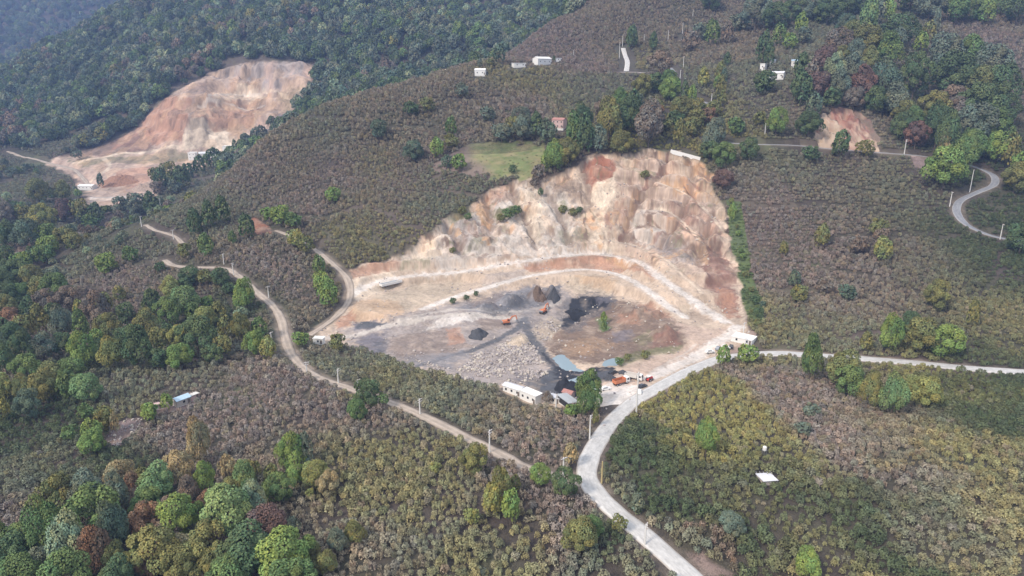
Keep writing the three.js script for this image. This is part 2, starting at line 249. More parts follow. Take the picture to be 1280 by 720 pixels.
// ponds lie in hollows of the pit
const pondPx = [[[693, 446], [704, 443], [712, 449], [722, 456], [731, 461], [712, 462], [702, 459]], [[754, 452], [768, 448], [776, 449], [770, 456], [756, 457]], [[712, 474], [722, 471], [728, 474], [722, 481], [714, 480]]];
const ponds = pondPx.map(px => { const w0 = poly(px).map(([x, z]) => new THREE.Vector3(x, 0, z)), w = new THREE.CatmullRomCurve3(w0, true, 'centripetal').getSpacedPoints(40).slice(0, 40).map(v => [v.x + fbm(v.x / 2, v.z / 2, 271, 2) * 0.9, v.z + fbm(v.x / 2, v.z / 2, 273, 2) * 0.9]); w.box = [Math.min(...w.map(q => q[0])), Math.max(...w.map(q => q[0])), Math.min(...w.map(q => q[1])), Math.max(...w.map(q => q[1]))]; const ys = w.map(([x, z]) => height(x, z)); w.y = Math.min(...ys) - 0.05; return w; });
function pondDetail(x, z, h) { for (const w of ponds) { if (x < w.box[0] - 4 || x > w.box[1] + 4 || z < w.box[2] - 4 || z > w.box[3] + 4) continue; const e = insideDist(w, x, z); if (e > -3) h = e > 0 ? w.y - 0.1 - Math.min(0.5, e * 0.3) : mix(Math.max(w.y + 0.1, Math.min(h, w.y + 0.5)), h, sstep(0, 3, -e)); } return h; }
const cuts = [
  rectH('quarry', -122, 182, -246, -516, 0.8, (x, z, h) => pondDetail(x, z, carve(x, z, quarryDetail(x, z, h)))),
  rectH('red_cut', REDCUT.box[0] - 9, REDCUT.box[1] + 9, REDCUT.box[3] + 9, REDCUT.box[2] - 9, 0.9, (x, z, h) => carve(x, z, redDetail(x, z, h))),
  rectH('west_quarry', WESTQ.box[0] - 20, WESTQ.box[1] + 20, WESTQ.box[3] + 20, WESTQ.box[2] - 20, 2.4, (x, z, h) => carve(x, z, westDetail(x, z, h))),
];
for (let j = 0; j < NZ; j++) for (let i = 0; i < NX; i++) if (-gz[j] < 1100) hgrid[j * NX + i] = carve(gx[i], gz[j], hgrid[j * NX + i]);
for (const p of cuts) {
  const n = p.X.length, m = p.Z.length; p.H = new Float32Array(n * m);
  const bx0 = p.X[0], bx1 = p.X[n - 1], bz0 = p.Z[0], bz1 = p.Z[m - 1];
  for (let j = 0; j < m; j++) for (let i = 0; i < n; i++) {
    const x = p.X[i], z = p.Z[j], c = gridH(gx, gz, hgrid, NX, x, z), e = Math.min(x - bx0, bx1 - x, bz0 - z, z - bz1);
    p.H[j * n + i] = e < 0.01 ? c : mix(c, p.detail(x, z, Math.abs(z) > 650 ? c : baseHeight(x, z)), sstep(0, 6, e));
  }
}
patches.push(...cuts);

// ------------------------------------------------------------------ colours of the ground (linear reflectances)
const C = { P: [0.284, 0.233, 0.197], O: [0.262, 0.244, 0.116], D: [0.078, 0.106, 0.047], Y: [0.298, 0.277, 0.100], G: [0.216, 0.223, 0.147], B: [0.272, 0.234, 0.166], T: [0.279, 0.200, 0.140] };
const tintPts = [
  [500, 160, 50, 'B'], [420, 225, 50, 'P'], [350, 210, 40, 'B'], [470, 200, 30, 'O'], [540, 190, 30, 'P'], [400, 170, 30, 'G'], [450, 290, 50, 'O'], [560, 230, 40, 'G'], [480, 250, 40, 'B'], [600, 120, 40, 'B'], [640, 130, 30, 'P'], [660, 105, 40, 'O'], [560, 150, 40, 'B'], [700, 60, 50, 'P'], [730, 110, 30, 'G'], [760, 40, 40, 'B'], [850, 60, 40, 'B'], [800, 70, 30, 'O'], [950, 125, 50, 'G'], [900, 158, 40, 'Y'], [880, 100, 30, 'G'],
  [1000, 220, 50, 'G'], [960, 250, 40, 'P'], [1080, 240, 50, 'B'], [960, 290, 50, 'P'], [1000, 330, 60, 'P'], [1060, 300, 50, 'P'], [1150, 280, 50, 'D'], [1130, 240, 40, 'G'], [1200, 340, 50, 'D'], [1160, 330, 40, 'B'], [1250, 400, 50, 'O'], [1100, 380, 50, 'B'], [1040, 420, 40, 'G'], [980, 400, 40, 'O'], [1200, 430, 40, 'D'], [1260, 270, 40, 'D'],
  [900, 515, 50, 'Y'], [870, 490, 30, 'Y'], [1000, 500, 40, 'P'], [1060, 540, 40, 'P'], [1110, 520, 40, 'B'], [1200, 500, 50, 'D'], [1150, 475, 40, 'Y'], [1190, 570, 40, 'Y'], [1250, 580, 50, 'O'], [960, 650, 40, 'D'], [1060, 660, 40, 'D'], [1100, 635, 30, 'D'], [1230, 530, 40, 'D'], [1130, 600, 50, 'P'], [1120, 560, 30, 'O'], [1000, 580, 40, 'O'], [940, 570, 30, 'Y'], [890, 610, 50, 'D'], [950, 640, 40, 'O'], [1020, 640, 50, 'D'], [1040, 690, 40, 'O'], [1120, 680, 50, 'D'], [1230, 670, 50, 'O'], [1160, 640, 30, 'G'], [810, 570, 40, 'D'], [870, 700, 16, 'T'], [840, 640, 24, 'D'], [900, 660, 30, 'D'], [780, 600, 20, 'G'],
  [700, 640, 40, 'P'], [760, 690, 40, 'G'], [620, 690, 50, 'O'], [520, 600, 50, 'O'], [540, 650, 40, 'G'], [450, 680, 50, 'B'], [480, 560, 40, 'O'], [450, 520, 40, 'P'], [600, 590, 30, 'P'], [380, 520, 50, 'P'], [350, 560, 40, 'B'], [300, 490, 50, 'P'], [250, 550, 40, 'P'], [120, 590, 50, 'D'], [60, 540, 40, 'D'], [40, 580, 40, 'G'], [60, 640, 40, 'P'], [130, 530, 30, 'O'], [560, 490, 50, 'G'], [520, 480, 30, 'O'], [650, 520, 40, 'B'], [690, 545, 40, 'P'], [420, 455, 30, 'G'], [340, 330, 40, 'P'], [370, 350, 30, 'P'], [380, 400, 25, 'B'], [230, 345, 40, 'B'], [150, 350, 40, 'P'], [190, 385, 30, 'P'], [120, 310, 40, 'G'], [200, 300, 30, 'G'], [260, 260, 40, 'G'], [300, 230, 30, 'P'], [330, 290, 30, 'B'], [1220, 160, 40, 'D'], [1200, 100, 50, 'P'], [1130, 60, 40, 'G'], [1000, 140, 40, 'B'], [60, 250, 60, 'G'], [30, 300, 50, 'P'], [100, 160, 60, 'G'], [260, 400, 40, 'D'], [270, 440, 40, 'G'], [220, 470, 40, 'G'],
].map(([px, py, r, c]) => { const p = at(px, py); return [p[0], p[2], (r * slant(p) / F) * 1.1, C[c]]; });
function tint(x, z) {
  const wx = x + fbm(x / 22, z / 22, 81, 3) * 22, wz = z + fbm(x / 22, z / 22, 85, 3) * 22;
  let w = 1e-6, r = C.B[0] * 1e-6, g = C.B[1] * 1e-6, b = C.B[2] * 1e-6;
  for (const [bx, bz, br, c] of tintPts) { const e = ((wx - bx) ** 2 + (wz - bz) ** 2 * 0.6) / (br * br); if (e > 14) continue; const k = Math.exp(-e * 1.3); w += k; r += c[0] * k; g += c[1] * k; b += c[2] * k; }
  return [r / w, g / w, b / w];
}
const LITTER = [0.112, 0.086, 0.070], GRASS = [0.088, 0.104, 0.045], EARTH = [0.36, 0.26, 0.20];
function groundColor(x, z) {
  const n = fbm(x / 6, z / 6, 91, 3), m = fbm(x / 35, z / 35, 95, 3);
  let c = mix3(LITTER, GRASS, clamp(0.28 + m * 0.8 + n * 0.35) * 0.75);
  if (inside(MEADOW, x + fbm(x / 6, z / 6, 251, 2) * 7, z + fbm(x / 6, z / 6, 253, 2) * 9, 10)) c = mix3(mix3([0.155, 0.185, 0.07], [0.27, 0.235, 0.12], clamp(0.45 + fbm(x / 9, z / 5, 99, 4) * 1.6)), [0.20, 0.15, 0.125], sstep(-22, -42, x + m * 25));
  if (inside(GREENSTRIP, x, z)) c = mix3([0.12, 0.16, 0.055], [0.085, 0.11, 0.05], clamp(0.5 + n * 1.8));
  for (const b of bareSpots) if (inside(b, x + n * 2, z + m * 2)) c = mix3(EARTH, [0.30, 0.22, 0.21], clamp(0.5 + n));
  if (inside(REDBANK, x, z)) c = mix3([0.45, 0.19, 0.11], EARTH, clamp(0.3 + n));
  if (x > REDCUT.box[0] - 8 && x < REDCUT.box[1] + 8 && z > REDCUT.box[2] - 8 && z < REDCUT.box[3] + 8 && insideDist(REDCUT, x, z) + fbm(x / 6, z / 6, 257, 2) * 4 > 0) { const u = (x - REDCUT.box[0]) / (REDCUT.box[1] - REDCUT.box[0]), f = fbm(x / 2, z / 5, 105, 3); c = mix3(mix3([0.46, 0.35, 0.26], [0.30, 0.13, 0.10], clamp(u * 1.2 - 0.25 + fbm(x / 7, z / 12, 101, 3) * 1.2 + f * 0.4)), [0.20, 0.15, 0.12], clamp((u - 0.72) * 3 + f)); }
  const [rd] = -z < 700 ? roadNear(x, z) : [99]; if (rd < 3.2) c = mix3(c, [0.27, 0.215, 0.17], clamp(0.75 + n * 0.9) * (1 - sstep(0.6, 3.2, rd + m)));
  const k = 0.88 + 0.24 * n; return [c[0] * k, c[1] * k, c[2] * k];
}
// what the quarries are made of: spreads of rock, earth and slurry, each outlined on the ground
const K = { cream: [0.58, 0.475, 0.365], white: [0.60, 0.55, 0.50], pinkgrey: [0.285, 0.245, 0.225], pink: [0.42, 0.315, 0.25], orange: [0.42, 0.27, 0.16], red: [0.28, 0.13, 0.09], redorange: [0.35, 0.195, 0.13], brown: [0.165, 0.115, 0.088], redbrown: [0.20, 0.11, 0.085], grey: [0.19, 0.185, 0.195], dkgrey: [0.085, 0.088, 0.098], black: [0.024, 0.027, 0.036], tan: [0.40, 0.325, 0.245], palegrey: [0.46, 0.41, 0.36], purple: [0.145, 0.135, 0.155], moss: [0.14, 0.14, 0.07], green: [0.10, 0.15, 0.05] };
const area = (c, px, a = 1, warp = 1, feather = 1.2) => ({ c: K[c], w: poly(px), a, warp, feather });
const line = (c, wpx, px, a = 1, warp = 0.5) => {
  const pts = new THREE.CatmullRomCurve3(px.map(([x, y]) => { const p = at(x, y); return new THREE.Vector3(p[0], 0, p[2]); }), false, 'centripetal').getSpacedPoints(px.length * 5).map(v => [v.x, v.z]);
  const m = at(...px[px.length >> 1]); const hw = wpx * slant(m) / F / 2; const xs = pts.map(q => q[0]), zs = pts.map(q => q[1]);
  pts.box = [Math.min(...xs), Math.max(...xs), Math.min(...zs), Math.max(...zs)];
  return { c: K[c], line: pts, hw, w: pts, a, warp, feather: Math.min(1.6, hw * 0.5) };
};
const quarryLayers = [
  // left wall
  area('palegrey', [[496, 326], [540, 290], [585, 262], [640, 240], [690, 232], [720, 260], [720, 315], [640, 325], [560, 338]], 0.85, 2.5, 4),
  area('cream', [[500, 330], [530, 300], [545, 296], [550, 315], [530, 335]], 0.9, 2.5, 2),
  area('pinkgrey', [[560, 285], [590, 272], [612, 285], [600, 305], [565, 312]], 0.7, 3, 3),
  area('orange', [[594, 262], [602, 246], [611, 250], [613, 270], [616, 284], [602, 283]], 0.9, 1.5, 1),
  area('redorange', [[606, 240], [640, 232], [650, 244], [620, 256]], 0.6, 2, 3),
  area('moss', [[616, 268], [652, 258], [650, 268], [620, 280]], 0.8, 1.5, 2), area('moss', [[560, 262], [590, 255], [592, 272], [565, 285]], 0.7, 2, 2), area('moss', [[590, 300], [605, 288], [604, 304], [580, 318]], 0.5, 2, 2), area('moss', [[505, 326], [540, 322], [535, 333], [500, 334]], 0.5, 2, 2),
  area('redorange', [[432, 338], [470, 326], [498, 326], [480, 345], [440, 352]], 0.7, 2, 2), area('cream', [[436, 352], [480, 340], [500, 345], [470, 368], [440, 375]], 0.9, 1.5, 2),
  area('cream', [[640, 250], [668, 230], [680, 255], [690, 290], [660, 300]], 0.8, 2, 3), area('brown', [[684, 228], [712, 222], [730, 240], [728, 252], [700, 246]], 0.6, 2, 2), area('moss', [[694, 250], [722, 262], [728, 268], [706, 268]], 0.6, 1.5, 1.5), area('moss', [[700, 285], [742, 295], [735, 302], [700, 300]], 0.45, 2, 2),
  // top
  area('red', [[728, 203], [745, 196], [768, 199], [766, 213], [756, 228], [738, 240], [731, 222]], 0.9, 2, 1.2),
  area('pink', [[770, 200], [800, 193], [840, 192], [838, 215], [800, 240], [772, 240]], 0.8, 2, 3), area('tan', [[778, 200], [790, 196], [800, 212], [780, 218]], 0.8, 2, 2), area('moss', [[796, 214], [820, 216], [815, 224], [800, 222]], 0.6, 1, 1),
  area('cream', [[740, 236], [766, 222], [769, 240], [758, 262], [754, 285], [764, 305], [782, 322], [735, 318], [740, 290], [730, 264]], 1, 1.5, 2),
  // right wall
  area('pink', [[775, 245], [830, 215], [880, 225], [905, 290], [925, 370], [880, 360], [830, 325], [780, 310]], 0.75, 2, 4),
  area('palegrey', [[795, 262], [830, 262], [832, 292], [810, 312], [792, 300]], 0.85, 2.5, 2), area('pinkgrey', [[825, 295], [855, 300], [870, 330], [840, 330]], 0.8, 2, 2), area('grey', [[815, 305], [838, 296], [850, 318], [825, 322]], 0.45, 2, 2),
  area('redbrown', [[838, 252], [862, 250], [872, 275], [848, 284]], 0.6, 2, 2), area('redbrown', [[866, 262], [890, 268], [900, 300], [876, 290]], 0.5, 2, 3),
  area('orange', [[826, 226], [860, 224], [884, 242], [880, 250], [845, 238]], 0.85, 1.5, 1.5), area('orange', [[858, 204], [884, 204], [888, 222], [866, 220]], 0.9, 1.5, 1.5), area('redorange', [[764, 252], [784, 250], [786, 272], [770, 280]], 0.5, 2, 2), area('red', [[756, 268], [766, 266], [764, 284], [758, 282]], 0.6, 1, 1),
  line('redbrown', 5, [[838, 200], [826, 218], [806, 236], [796, 256], [784, 280], [777, 302]], 0.75, 2), line('orange', 6, [[796, 244], [790, 262], [782, 286]], 0.7, 1.5), line('redbrown', 4, [[820, 300], [830, 290], [845, 284]], 0.6, 1),
  line('cream', 4, [[822, 228], [848, 238], [870, 252], [890, 272], [906, 292]], 0.8, 0.8), line('cream', 4, [[800, 262], [834, 264], [858, 282], [880, 306]], 0.8, 0.8), line('cream', 4, [[758, 300], [790, 306], [820, 318], [850, 340], [878, 366]], 0.8, 0.8),
  area('redbrown', [[882, 304], [902, 300], [914, 330], [922, 372], [920, 396], [905, 392], [892, 366], [878, 340]], 0.85, 2, 2), area('orange', [[872, 306], [886, 302], [884, 330], [874, 328]], 0.8, 1.5, 1.5), area('redorange', [[896, 360], [914, 362], [922, 396], [908, 398]], 0.7, 1.5, 1.5),
  // the face between the haul roads
  area('redorange', [[655, 330], [700, 322], [770, 318], [812, 334], [820, 350], [780, 340], [720, 334], [660, 340]], 0.8, 1.5, 1.5), area('orange', [[752, 318], [790, 322], [812, 340], [770, 334]], 0.8, 1.5, 2), area('tan', [[700, 350], [745, 344], [776, 352], [770, 368], [720, 366]], 0.8, 2, 2), area('orange', [[716, 346], [766, 346], [772, 366], [752, 362]], 0.5, 2, 2),
  area('tan', [[470, 372], [520, 352], [580, 346], [560, 372], [500, 388], [440, 396]], 0.8, 2, 3), area('orange', [[436, 376], [500, 376], [506, 398], [440, 402]], 0.5, 2, 2), area('redorange', [[418, 398], [442, 386], [446, 402], [424, 418]], 0.8, 1.5, 1.5), area('pinkgrey', [[600, 352], [660, 335], [655, 345], [610, 362]], 0.6, 2, 2),
  // floor
  area('pinkgrey', [[420, 412], [480, 398], [560, 380], [640, 362], [700, 356], [720, 380], [690, 420], [660, 470], [600, 480], [520, 458], [440, 430]], 0.95, 2, 3),
  area('purple', [[440, 404], [470, 400], [494, 404], [482, 412], [446, 412]], 0.85, 1.5, 1.5), area('dkgrey', [[446, 402], [484, 401], [476, 410], [446, 411]], 0.9, 1, 1), area('purple', [[444, 424], [480, 416], [486, 436], [470, 446], [446, 434]], 0.8, 1.5, 2), area('dkgrey', [[466, 428], [482, 424], [486, 440], [470, 446]], 0.6, 1.5, 1.5),
  area('grey', [[570, 386], [610, 372], [660, 360], [700, 358], [696, 378], [660, 388], [600, 394]], 0.85, 1.5, 2), area('dkgrey', [[626, 372], [650, 366], [670, 380], [640, 388]], 0.6, 2, 2), area('brown', [[590, 374], [630, 368], [622, 384], [588, 386]], 0.45, 2, 2), area('brown', [[660, 372], [676, 356], [690, 364], [680, 380]], 0.55, 2, 1.5),
  area('brown', [[484, 424], [520, 414], [565, 412], [590, 432], [545, 452], [490, 446]], 0.5, 2, 2), area('redorange', [[558, 412], [576, 410], [582, 428], [562, 432]], 0.6, 1, 1), area('brown', [[592, 396], [640, 398], [636, 410], [600, 412]], 0.5, 2, 2),
  area('white', [[545, 402], [600, 392], [604, 398], [560, 408], [530, 412]], 0.8, 1, 1.5),
  area('pinkgrey', [[560, 470], [600, 440], [650, 416], [660, 420], [676, 446], [690, 466], [650, 482], [600, 480]], 0.9, 1, 2), area('tan', [[622, 432], [650, 416], [658, 420], [664, 434], [625, 440]], 0.9, 1, 1),
  area('brown', [[680, 428], [706, 404], [740, 390], [770, 374], [812, 384], [862, 408], [858, 430], [800, 446], [745, 456], [712, 452], [690, 444]], 0.9, 2, 2.5), area('tan', [[664, 410], [690, 396], [706, 404], [690, 424], [672, 428]], 0.7, 2, 2),
  area('redbrown', [[812, 418], [834, 408], [850, 414], [848, 428], [816, 438]], 0.8, 2, 1.5), area('redorange', [[774, 392], [796, 390], [800, 404], [776, 406]], 0.5, 1.5, 1.5), area('redorange', [[800, 380], [822, 384], [840, 398], [815, 396]], 0.5, 2, 2), area('orange', [[700, 430], [740, 420], [770, 430], [740, 444], [706, 444]], 0.35, 2, 2), area('purple', [[766, 416], [788, 410], [790, 424], [768, 428]], 0.6, 1.5, 1.5), area('moss', [[770, 448], [800, 438], [850, 432], [852, 438], [800, 450], [776, 458]], 0.75, 1, 1.5), area('green', [[746, 398], [760, 394], [762, 412], [750, 416]], 0.8, 1.5, 1.2), area('moss', [[790, 426], [812, 410], [815, 424], [796, 436]], 0.5, 1.5, 1.5),
  area('pink', [[840, 400], [880, 412], [910, 410], [890, 432], [840, 462], [790, 486], [760, 500], [750, 470], [800, 452], [862, 430]], 0.85, 1.5, 2), area('brown', [[862, 376], [895, 392], [890, 404], [856, 396]], 0.35, 2, 2),
  area('tan', [[850, 384], [864, 378], [866, 394], [852, 398]], 0.7, 1, 1),
  area('dkgrey', [[700, 376], [724, 366], [770, 364], [770, 382], [740, 398], [716, 416], [696, 412]], 0.6, 2.5, 2), area('black', [[714, 374], [738, 370], [764, 371], [762, 379], [746, 388], [728, 396], [714, 410], [702, 408], [708, 390]], 0.92, 1.5, 1), area('purple', [[746, 372], [764, 371], [762, 378], [748, 382]], 0.6, 1, 1), area('dkgrey', [[684, 360], [700, 356], [700, 372], [686, 374]], 0.6, 1, 1.5),
  // haul roads and tracks
  line('white', 12, [[444, 366], [480, 350], [540, 343], [600, 336], [660, 326], [710, 319], [750, 318], [790, 325], [825, 347], [870, 378], [906, 402]], 0.8), line('white', 10, [[530, 386], [570, 371], [620, 356], [680, 342], [740, 337], [780, 346], [808, 362], [842, 388], [856, 396]], 0.8),
  line('palegrey', 9, [[404, 422], [440, 420], [480, 408], [520, 400], [560, 394], [610, 396], [650, 398]], 0.85), line('palegrey', 7, [[500, 400], [560, 388], [620, 390], [680, 384], [700, 376]], 0.6),
  line('white', 15, [[922, 408], [908, 422], [880, 438], [850, 454], [812, 472]], 0.8), line('white', 22, [[790, 486], [775, 500], [764, 518]], 0.9), line('palegrey', 4, [[812, 466], [840, 450], [870, 430]], 0.5),
  line('dkgrey', 9, [[528, 456], [560, 446], [600, 434], [630, 420], [650, 408], [658, 398]], 0.85), line('dkgrey', 14, [[655, 400], [662, 418], [676, 440], [694, 458], [710, 470]], 0.85), line('grey', 16, [[672, 376], [662, 388], [654, 402]], 0.5), line('black', 5, [[676, 440], [692, 458], [706, 466], [740, 466], [764, 460]], 0.8, 1),
  area('black', [[676, 466], [700, 460], [730, 464], [766, 458], [768, 468], [746, 480], [737, 502], [700, 506], [678, 490]], 0.92, 1.5, 1), area('dkgrey', [[650, 470], [690, 460], [702, 490], [672, 498], [652, 486]], 0.8, 2, 1.5), area('grey', [[500, 446], [560, 440], [600, 440], [560, 462], [520, 458]], 0.6, 2, 2), area('dkgrey', [[596, 384], [640, 374], [664, 382], [640, 392], [606, 394]], 0.6, 2.5, 1.5), area('white', [[744, 486], [775, 476], [790, 482], [772, 512], [756, 520]], 0.75, 1, 1.5), area('dkgrey', [[744, 466], [766, 462], [764, 474], [746, 484]], 0.6, 1.5, 1), area('purple', [[640, 466], [664, 462], [668, 474], [650, 480]], 0.5, 1.5, 1),
];
const westLayers = [
  area('brown', [[60, 200], [130, 178], [185, 165], [190, 186], [110, 196]], 0.85, 10, 4), area('redbrown', [[140, 172], [180, 150], [200, 172], [180, 186], [150, 186]], 0.6, 10, 4), area('redorange', [[176, 152], [205, 122], [236, 130], [240, 150], [226, 176], [190, 178]], 0.85, 8, 3), area('cream', [[226, 182], [236, 160], [250, 148], [262, 160], [300, 168], [318, 172], [300, 184]], 0.95, 8, 3), area('orange', [[244, 150], [256, 116], [290, 100], [322, 102], [340, 116], [346, 132], [320, 160], [300, 168], [262, 160]], 0.55, 8, 3),
  area('pinkgrey', [[262, 96], [300, 80], [384, 78], [386, 100], [330, 104], [300, 98]], 0.8, 8, 3), area('grey', [[330, 96], [356, 100], [350, 112], [332, 108]], 0.5, 6, 2), area('brown', [[236, 112], [256, 100], [260, 118], [244, 148], [232, 140]], 0.55, 6, 3), area('purple', [[340, 144], [356, 138], [352, 156], [326, 166]], 0.6, 6, 2), area('moss', [[350, 118], [382, 110], [374, 132], [356, 146]], 0.5, 8, 4),
  line('white', 3, [[262, 119], [290, 118], [325, 117]], 0.7, 2), line('white', 3, [[250, 134], [290, 130], [330, 132]], 0.6, 2), line('cream', 3, [[330, 112], [352, 118], [366, 124]], 0.6, 2), line('redorange', 5, [[268, 132], [290, 128], [318, 130]], 0.5, 4), area('cream', [[264, 116], [300, 104], [330, 108], [334, 120], [300, 124], [270, 130]], 0.6, 6, 4), area('redorange', [[250, 146], [280, 134], [326, 136], [318, 152], [290, 158], [262, 156]], 0.7, 8, 4), area('cream', [[232, 180], [244, 156], [254, 158], [262, 170], [300, 176], [296, 186]], 1, 5, 4),
  area('moss', [[80, 200], [150, 196], [230, 186], [240, 196], [180, 206], [110, 208]], 0.6, 8, 3), line('cream', 6, [[92, 204], [150, 192], [220, 184], [300, 180]], 0.8, 3), line('cream', 5, [[128, 198], [136, 208], [126, 218], [112, 228]], 0.7, 3),
  area('pink', [[150, 206], [200, 204], [240, 198], [236, 212], [200, 226], [188, 246], [108, 258], [120, 236], [136, 216]], 0.9, 8, 2), area('redorange', [[132, 228], [150, 212], [196, 208], [188, 226], [160, 236]], 0.7, 6, 2), area('white', [[108, 246], [160, 244], [165, 250], [110, 252]], 0.6, 4, 2), area('redbrown', [[152, 234], [172, 230], [172, 244], [156, 244]], 0.4, 5, 2),
];
function spread(layers, out, x, z, scale) {
  const w1 = fbm(x / (5 * scale), z / (5 * scale), 111, 3), w2 = fbm(x / (5 * scale), z / (5 * scale), 117, 3), w3 = fbm(x / (1.4 * scale), z / (1.4 * scale), 119, 3), w4 = fbm(x / (4.5 * scale), z / (3 * scale), 118, 4);
  for (const L of layers) {
    const b = L.w.box, pad = (L.hw || 0) + 3 * scale + L.feather; if (x < b[0] - pad || x > b[1] + pad || z < b[2] - pad || z > b[3] + pad) continue;
    const wx = x + w1 * L.warp * 1.6, wz = z + w2 * L.warp * 1.6;
    const e = L.line ? L.hw - segDist(L.line, wx, wz)[0] : insideDist(L.w, wx, wz);
    const k = sstep(-L.feather, L.feather, e + w3 * L.feather * 1.3) * Math.min(1, L.a * 1.08) * clamp(0.97 + w4 * (L.line ? 0.35 : 0.6)); if (k > 0) { out[0] = mix(out[0], L.c[0], k); out[1] = mix(out[1], L.c[1], k); out[2] = mix(out[2], L.c[2], k); }
  }
  return out;
}
function quarryColor(x, z, p, wall) {
  const e = rimDist(x, z) + fbm(x / 3, z / 3, 121, 3) * 0.8;
  if (e < -1.5) return groundColor(x, z);
  let c = spread(quarryLayers, [0.46, 0.36, 0.275], x, z, 1);
  const h = gridH(p.X, p.Z, p.H, p.X.length, x, z), steep = sstep(9, 20, h);
  const ang = Math.atan2(x - QC[0], -(z - QC[2])), r = Math.hypot(x - QC[0], z - QC[2]), wob = fbm(x / 30, z / 30, 51, 3);
  const streak = fbm(ang * 26 + wob * 5, r / 26, 131, 5), patchy = fbm(x / 12, z / 12, 137, 4), strata = fbm(x / 60, h / 2.2, 139, 3), fine = fbm(x / 0.9, z / 0.9, 141, 3), mid = fbm(x / 3, z / 3, 143, 3);
  const k = 1 + steep * (streak * 0.22 + strata * 0.22) + patchy * 0.2 + fine * 0.26 + mid * 0.22;
  if (steep > 0) { const wx = x + fbm(x / 14, z / 14, 51, 2) * 7, wz = z + fbm(x / 14, z / 14, 53, 2) * 7, f = facets(wx, wz * 0.8, 6.5, 71)[1], f2 = facets(x, z, 2.9, 81)[1]; const kk = 1 + steep * ((f - 0.5) * 0.2 + (f2 - 0.5) * 0.26); c = [c[0] * kk, c[1] * kk, c[2] * kk]; if (f > 0.86) c = mix3(c, K.brown, steep * clamp(0.3 + mid)); else if (f < 0.1) c = mix3(c, K.orange, steep * clamp(0.3 + mid)); { const sw = (x * 0.75 + h * 0.8 + (wx - x) * 0.7) / 10, sf = sw - Math.floor(sw); if (sf > 0.74) c = mix3(c, mid > 0.1 ? K.redbrown : K.brown, steep * sstep(55, 95, x) * clamp(0.1 + patchy * 1.3) * sstep(0.74, 0.84, sf)); } }
  c = mix3(c, [c[0] * 0.92, c[1] * 0.68, c[2] * 0.52], clamp(steep * (patchy * 0.7 + streak * 0.5)));
  c = [c[0] * k, c[1] * k, c[2] * k];
  if (steep > 0.2) {                                                // soil and scrub lodged in the cracks
    const cr = ridged(x / 9 + wob, z / 11, 147) + mid * 0.5; if (cr > 0.55) c = mix3(c, mid > -0.1 ? K.brown : K.moss, steep * sstep(0.55, 1.0, cr) * clamp(0.3 + patchy * 1.2));
    for (const l of ravines) { const d = segDist(l, x + mid * 2, z + fine)[0]; if (d < 3.2) c = mix3(c, K.brown, steep * 0.6 * (1 - sstep(0.8, 3.2, d))); }
  }
  return e < 1.5 ? mix3(groundColor(x, z), c, sstep(-1.5, 1.5, e)) : c;
}
function westColor(x, z) {
  const e = insideDist(WESTQ, x, z) + fbm(x / 14, z / 14, 151, 3) * 9; if (e < -4) return groundColor(x, z);
  let c = spread(westLayers, [0.40, 0.30, 0.24], x, z, 3);
  const streak = fbm(x / 9, z / 40, 153, 4), mid = fbm(x / 10, z / 10, 157, 3), fine = fbm(x / 2.6, z / 2.6, 159, 3), k = 1 + streak * 0.45 + mid * 0.35 + fine * 0.3;
  const wf = facets(x, z * 0.7, 14, 97)[1]; c = mix3(c, wf > 0.7 ? K.orange : wf < 0.2 ? K.brown : K.redorange, wf > 0.7 || wf < 0.2 ? 0.35 : clamp(streak * 0.6)); c = [c[0] * k, c[1] * k, c[2] * k];
  return mix3(groundColor(x, z), c, sstep(-4, 4, e));
}
// ------------------------------------------------------------------ textures
const toS = (v) => { v = clamp(v); return Math.round(255 * (v <= 0.0031308 ? v * 12.92 : 1.055 * Math.pow(v, 1 / 2.4) - 0.055)); };
function colorTexture(w, h, fn) {
  const d = new Uint8Array(w * h * 4);
  for (let j = 0; j < h; j++) for (let i = 0; i < w; i++) { const c = fn((i + 0.5) / w, (j + 0.5) / h), k = (j * w + i) * 4; d[k] = toS(c[0]); d[k + 1] = toS(c[1]); d[k + 2] = toS(c[2]); d[k + 3] = 255; }
  const t = new THREE.DataTexture(d, w, h, THREE.RGBAFormat); t.colorSpace = THREE.SRGBColorSpace; t.magFilter = THREE.LinearFilter; t.minFilter = THREE.LinearMipmapLinearFilter; t.generateMipmaps = true; t.needsUpdate = true; return t;
}
function tileNoise(x, y, n, k) { const f = (a, b) => fbm(a, b, k, 4), u = x, v = y; return mix(mix(f(u * n, v * n), f((u - 1) * n, v * n), u), mix(f(u * n, (v - 1) * n), f((u - 1) * n, (v - 1) * n), u), v); }
const grainTex = colorTexture(256, 256, (u, v) => { const g = 0.62 + tileNoise(u, v, 24, 161) * 0.55 + tileNoise(u, v, 5, 167) * 0.3; return [g, g, g]; });
grainTex.wrapS = grainTex.wrapT = THREE.RepeatWrapping;
const bumpTex = grainTex.clone(); bumpTex.colorSpace = THREE.NoColorSpace; bumpTex.needsUpdate = true;
const std = (rgb, o = {}) => { const m = new THREE.MeshStandardMaterial({ roughness: 0.95, metalness: 0, ...o }); if (rgb) m.color.setRGB(...rgb); return m; };
const show = (o) => { o.traverse(m => { if (m.isMesh) { m.castShadow = true; m.receiveShadow = true; } }); return o; };
const taken = {};
const numbered = (n) => { taken[n] = (taken[n] ?? -1) + 1; return taken[n] ? n + '_' + String(taken[n]).padStart(3, '0') : n; };
function tag(o, label, category, group) { o.userData.label = label; o.userData.category = category; if (group) o.userData.group = group; return o; }
const structure = (mesh, name) => { mesh.name = numbered(name); mesh.userData.kind = 'structure'; scene.add(show(mesh)); return mesh; };
